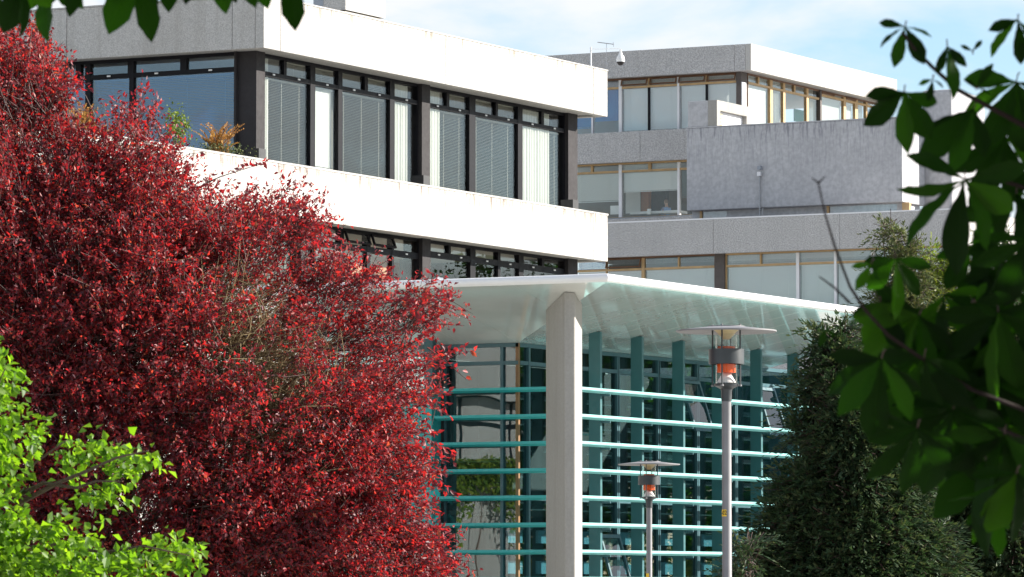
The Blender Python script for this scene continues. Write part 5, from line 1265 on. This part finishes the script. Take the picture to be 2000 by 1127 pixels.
HL = [(1768, 52, -105, 80, 5, 75, 9.0), (1850, 90, -75, 88, 3, 24, 9.0), (1766, 180, -98, 112, 5, 62, 9.1), (1902, 212, -118, 145, 4, 30, 9.2), (1988, 38, -108, 92, 4, 45, 9.1), (1908, 172, 60, 48, 3, 60, 9.1), (1985, 160, -105, 145, 6, 65, 9.3),
      (1965, 268, -98, 140, 6, 68, 9.4), (1884, 352, -98, 168, 7, 85, 9.0), (1985, 380, -98, 150, 6, 75, 9.4), (2008, 470, -110, 130, 5, 60, 9.2), (1822, 155, -95, 40, 3, 50, 9.0),
      (1748, 505, -92, 105, 5, 65, 9.2), (1613, 640, -100, 38, 3, 40, 9.0), (1795, 615, -128, 160, 6, 60, 9.3), (1722, 700, -112, 155, 6, 60, 9.0), (1805, 700, -100, 160, 6, 70, 9.2), (1880, 640, -95, 165, 6, 75, 9.5), (1950, 610, -85, 160, 6, 75, 9.3),
      (1845, 575, -60, 110, 5, 60, 9.4), (1905, 590, 10, 70, 3, 40, 9.2), (1792, 835, -108, 125, 6, 65, 9.0), (1862, 800, -98, 160, 6, 70, 9.2), (1935, 750, -100, 170, 6, 72, 9.4), (1992, 690, -105, 170, 6, 72, 9.5), (1962, 850, -100, 165, 6, 65, 9.2),
      (1985, 925, -115, 140, 5, 50, 9.1), (1925, 900, -95, 155, 5, 55, 9.3), (1702, 515, -120, 60, 3, 40, 9.2), (1890, 730, -90, 150, 6, 75, 9.6), (1985, 560, -110, 140, 5, 65, 9.6), (1840, 650, -110, 150, 6, 70, 9.6), (1900, 480, -80, 120, 5, 60, 9.6),
      (1760, 600, -100, 110, 5, 60, 9.5), (1960, 480, -95, 110, 5, 60, 9.5), (2005, 800, -100, 170, 6, 70, 9.5), (1830, 870, -85, 100, 5, 60, 9.4), (1900, 100, 100, 40, 2, 40, 9.2),
      (1760, 760, -120, 110, 5, 60, 9.3), (1840, 760, -80, 130, 5, 70, 9.5), (1915, 820, -110, 140, 6, 70, 9.5), (1995, 620, -90, 150, 5, 70, 9.4), (1720, 590, -75, 90, 5, 60, 9.3), (1935, 530, -70, 120, 5, 65, 9.6), (1980, 760, -80, 150, 5, 70, 9.6), (1770, 660, -85, 120, 5, 65, 9.5), (1940, 990, -100, 90, 4, 45, 9.4),
      # leaves hanging in along the top left
      (42, -45, -98, 128, 4, 38, 10.0), (95, -50, -90, 120, 3, 30, 10.2), (152, -65, -90, 100, 3, 28, 10.0), (262, -62, -90, 135, 4, 30, 10.1), (380, -95, -90, 110, 5, 40, 10.1), (470, -100, -88, 112, 4, 35, 10.0), (562, -48, -88, 120, 3, 50, 10.0), (200, -80, -90, 90, 4, 60, 10.3), (325, -75, -90, 95, 5, 55, 10.2), (430, -80, -92, 95, 5, 50, 10.2), (5, -35, -85, 85, 4, 40, 10.1), (120, -62, -90, 85, 4, 50, 10.3), (505, -70, -100, 90, 4, 40, 10.2)]
for q in HL: compound(*q)
# boughs
def bough(pts, r0, r1, mat='bough'):
    P_ = [at(*p) for p in pts]; n = len(P_); MB().tube(P_, [r0 + (r1 - r0) * i / (n - 1) for i in range(n)], 8).build('branch', M[mat], ches, smooth=True)
bough([(3500, 1010, 10.5), (2800, 980, 10.1), (2350, 960, 9.8), (2150, 860, 9.5), (2000, 800, 9.3), (1900, 762, 9.25), (1800, 700, 9.2), (1735, 655, 9.15), (1688, 603, 9.1)], 0.006, 0.0035)
bough([(1688, 603, 9.1), (1660, 560, 9.1), (1630, 480, 9.1), (1612, 420, 9.1), (1598, 355, 9.1)], 0.0035, 0.0016)
bough([(1598, 357, 9.1), (1585, 347, 9.1)], 0.002, 0.0008); bough([(1599, 357, 9.1), (1612, 344, 9.1)], 0.002, 0.0008)
bough([(1660, 592, 9.1), (1630, 562, 9.1), (1600, 540, 9.1)], 0.003, 0.0015)
bough([(3500, 760, 10.5), (2800, 640, 10.0), (2350, 480, 9.6), (2100, 300, 9.4), (1990, 240, 9.3), (1925, 205, 9.2), (1870, 175, 9.1), (1820, 130, 9.05), (1785, 95, 9.0), (1762, 62, 9.0)], 0.008, 0.003)
bough([(2200, 900, 9.6), (2050, 880, 9.4), (1960, 840, 9.3), (1890, 790, 9.2), (1850, 770, 9.2)], 0.006, 0.003)
bough([(2200, 420, 9.5), (2040, 380, 9.4), (1950, 350, 9.3), (1888, 350, 9.1)], 0.006, 0.003)
bough([(3500, -200, 10.6), (2350, -400, 10.4), (1700, -330, 10.2), (1100, -190, 10.2), (600, -95, 10.1), (250, -95, 10.1), (0, -70, 10.1)], 0.03, 0.006)
top_ = hb + Vector((0, 0, 6.0)); MB().tube([hb, hb + Vector((0.05, 0.05, 1.5)), hb + Vector((0, 0.1, 3.2)), top_], [0.24, 0.2, 0.17, 0.1], 12).build('trunk', M['bark'], ches, smooth=True)
# the rest of the crown, above and to the right of the frame: hand-shaped leaves, five leaflets each
rr = np.random.default_rng(91); n = 10500
cx = np.column_stack([rr.uniform(-1.6, 5.0, n), rr.uniform(-1.2, 1.8, n), rr.uniform(0.1, 4.4, n)])
Pn = np.array(CAM)[None] * np.array([1, 1, 0]) + FHn[None] * (9.8 + cx[:, 1])[:, None] + RTn[None] * cx[:, 0][:, None]; Pn[:, 2] = 1.4 + cx[:, 2]
dcam = (Pn - CAMn) @ FHn; pxs = 1000 + ((Pn - CAMn) @ RTn) / dcam * FPX; pys = HORIZON - (Pn[:, 2] - EYE) / dcam * FPX
Pn = Pn[(pys < -330) | ((pxs > 2480) & (Pn[:, 2] > 2.05)) | (pxs > 3000)]; n = len(Pn)
ix = np.repeat(np.arange(n), 5); fan = np.tile(np.array([-1.25, -0.6, 0.0, 0.6, 1.25]), n); az = rr.uniform(0, 2 * math.pi, n)[ix]
hd_ = np.column_stack([np.cos(az), np.sin(az), np.zeros(len(ix))]); sd2 = np.column_stack([-np.sin(az), np.cos(az), np.zeros(len(ix))])
A_ = unit(hd_ * np.cos(fan)[:, None] + sd2 * np.sin(fan)[:, None] + np.array([0, 0, -0.9])); L_ = rr.uniform(0.13, 0.19, len(ix)) * (1 - 0.22 * np.abs(fan))
V, F = leaf_mesh(Pn[ix], A_, rr.normal(0, 0.25, (len(ix), 3)) + hd_ * 0.5 + np.array([0, 0, 0.8]), L_, L_ * 0.38)
tag(np_mesh('crown', V, F, M['leaf_chestnut'], ches), kind='stuff')
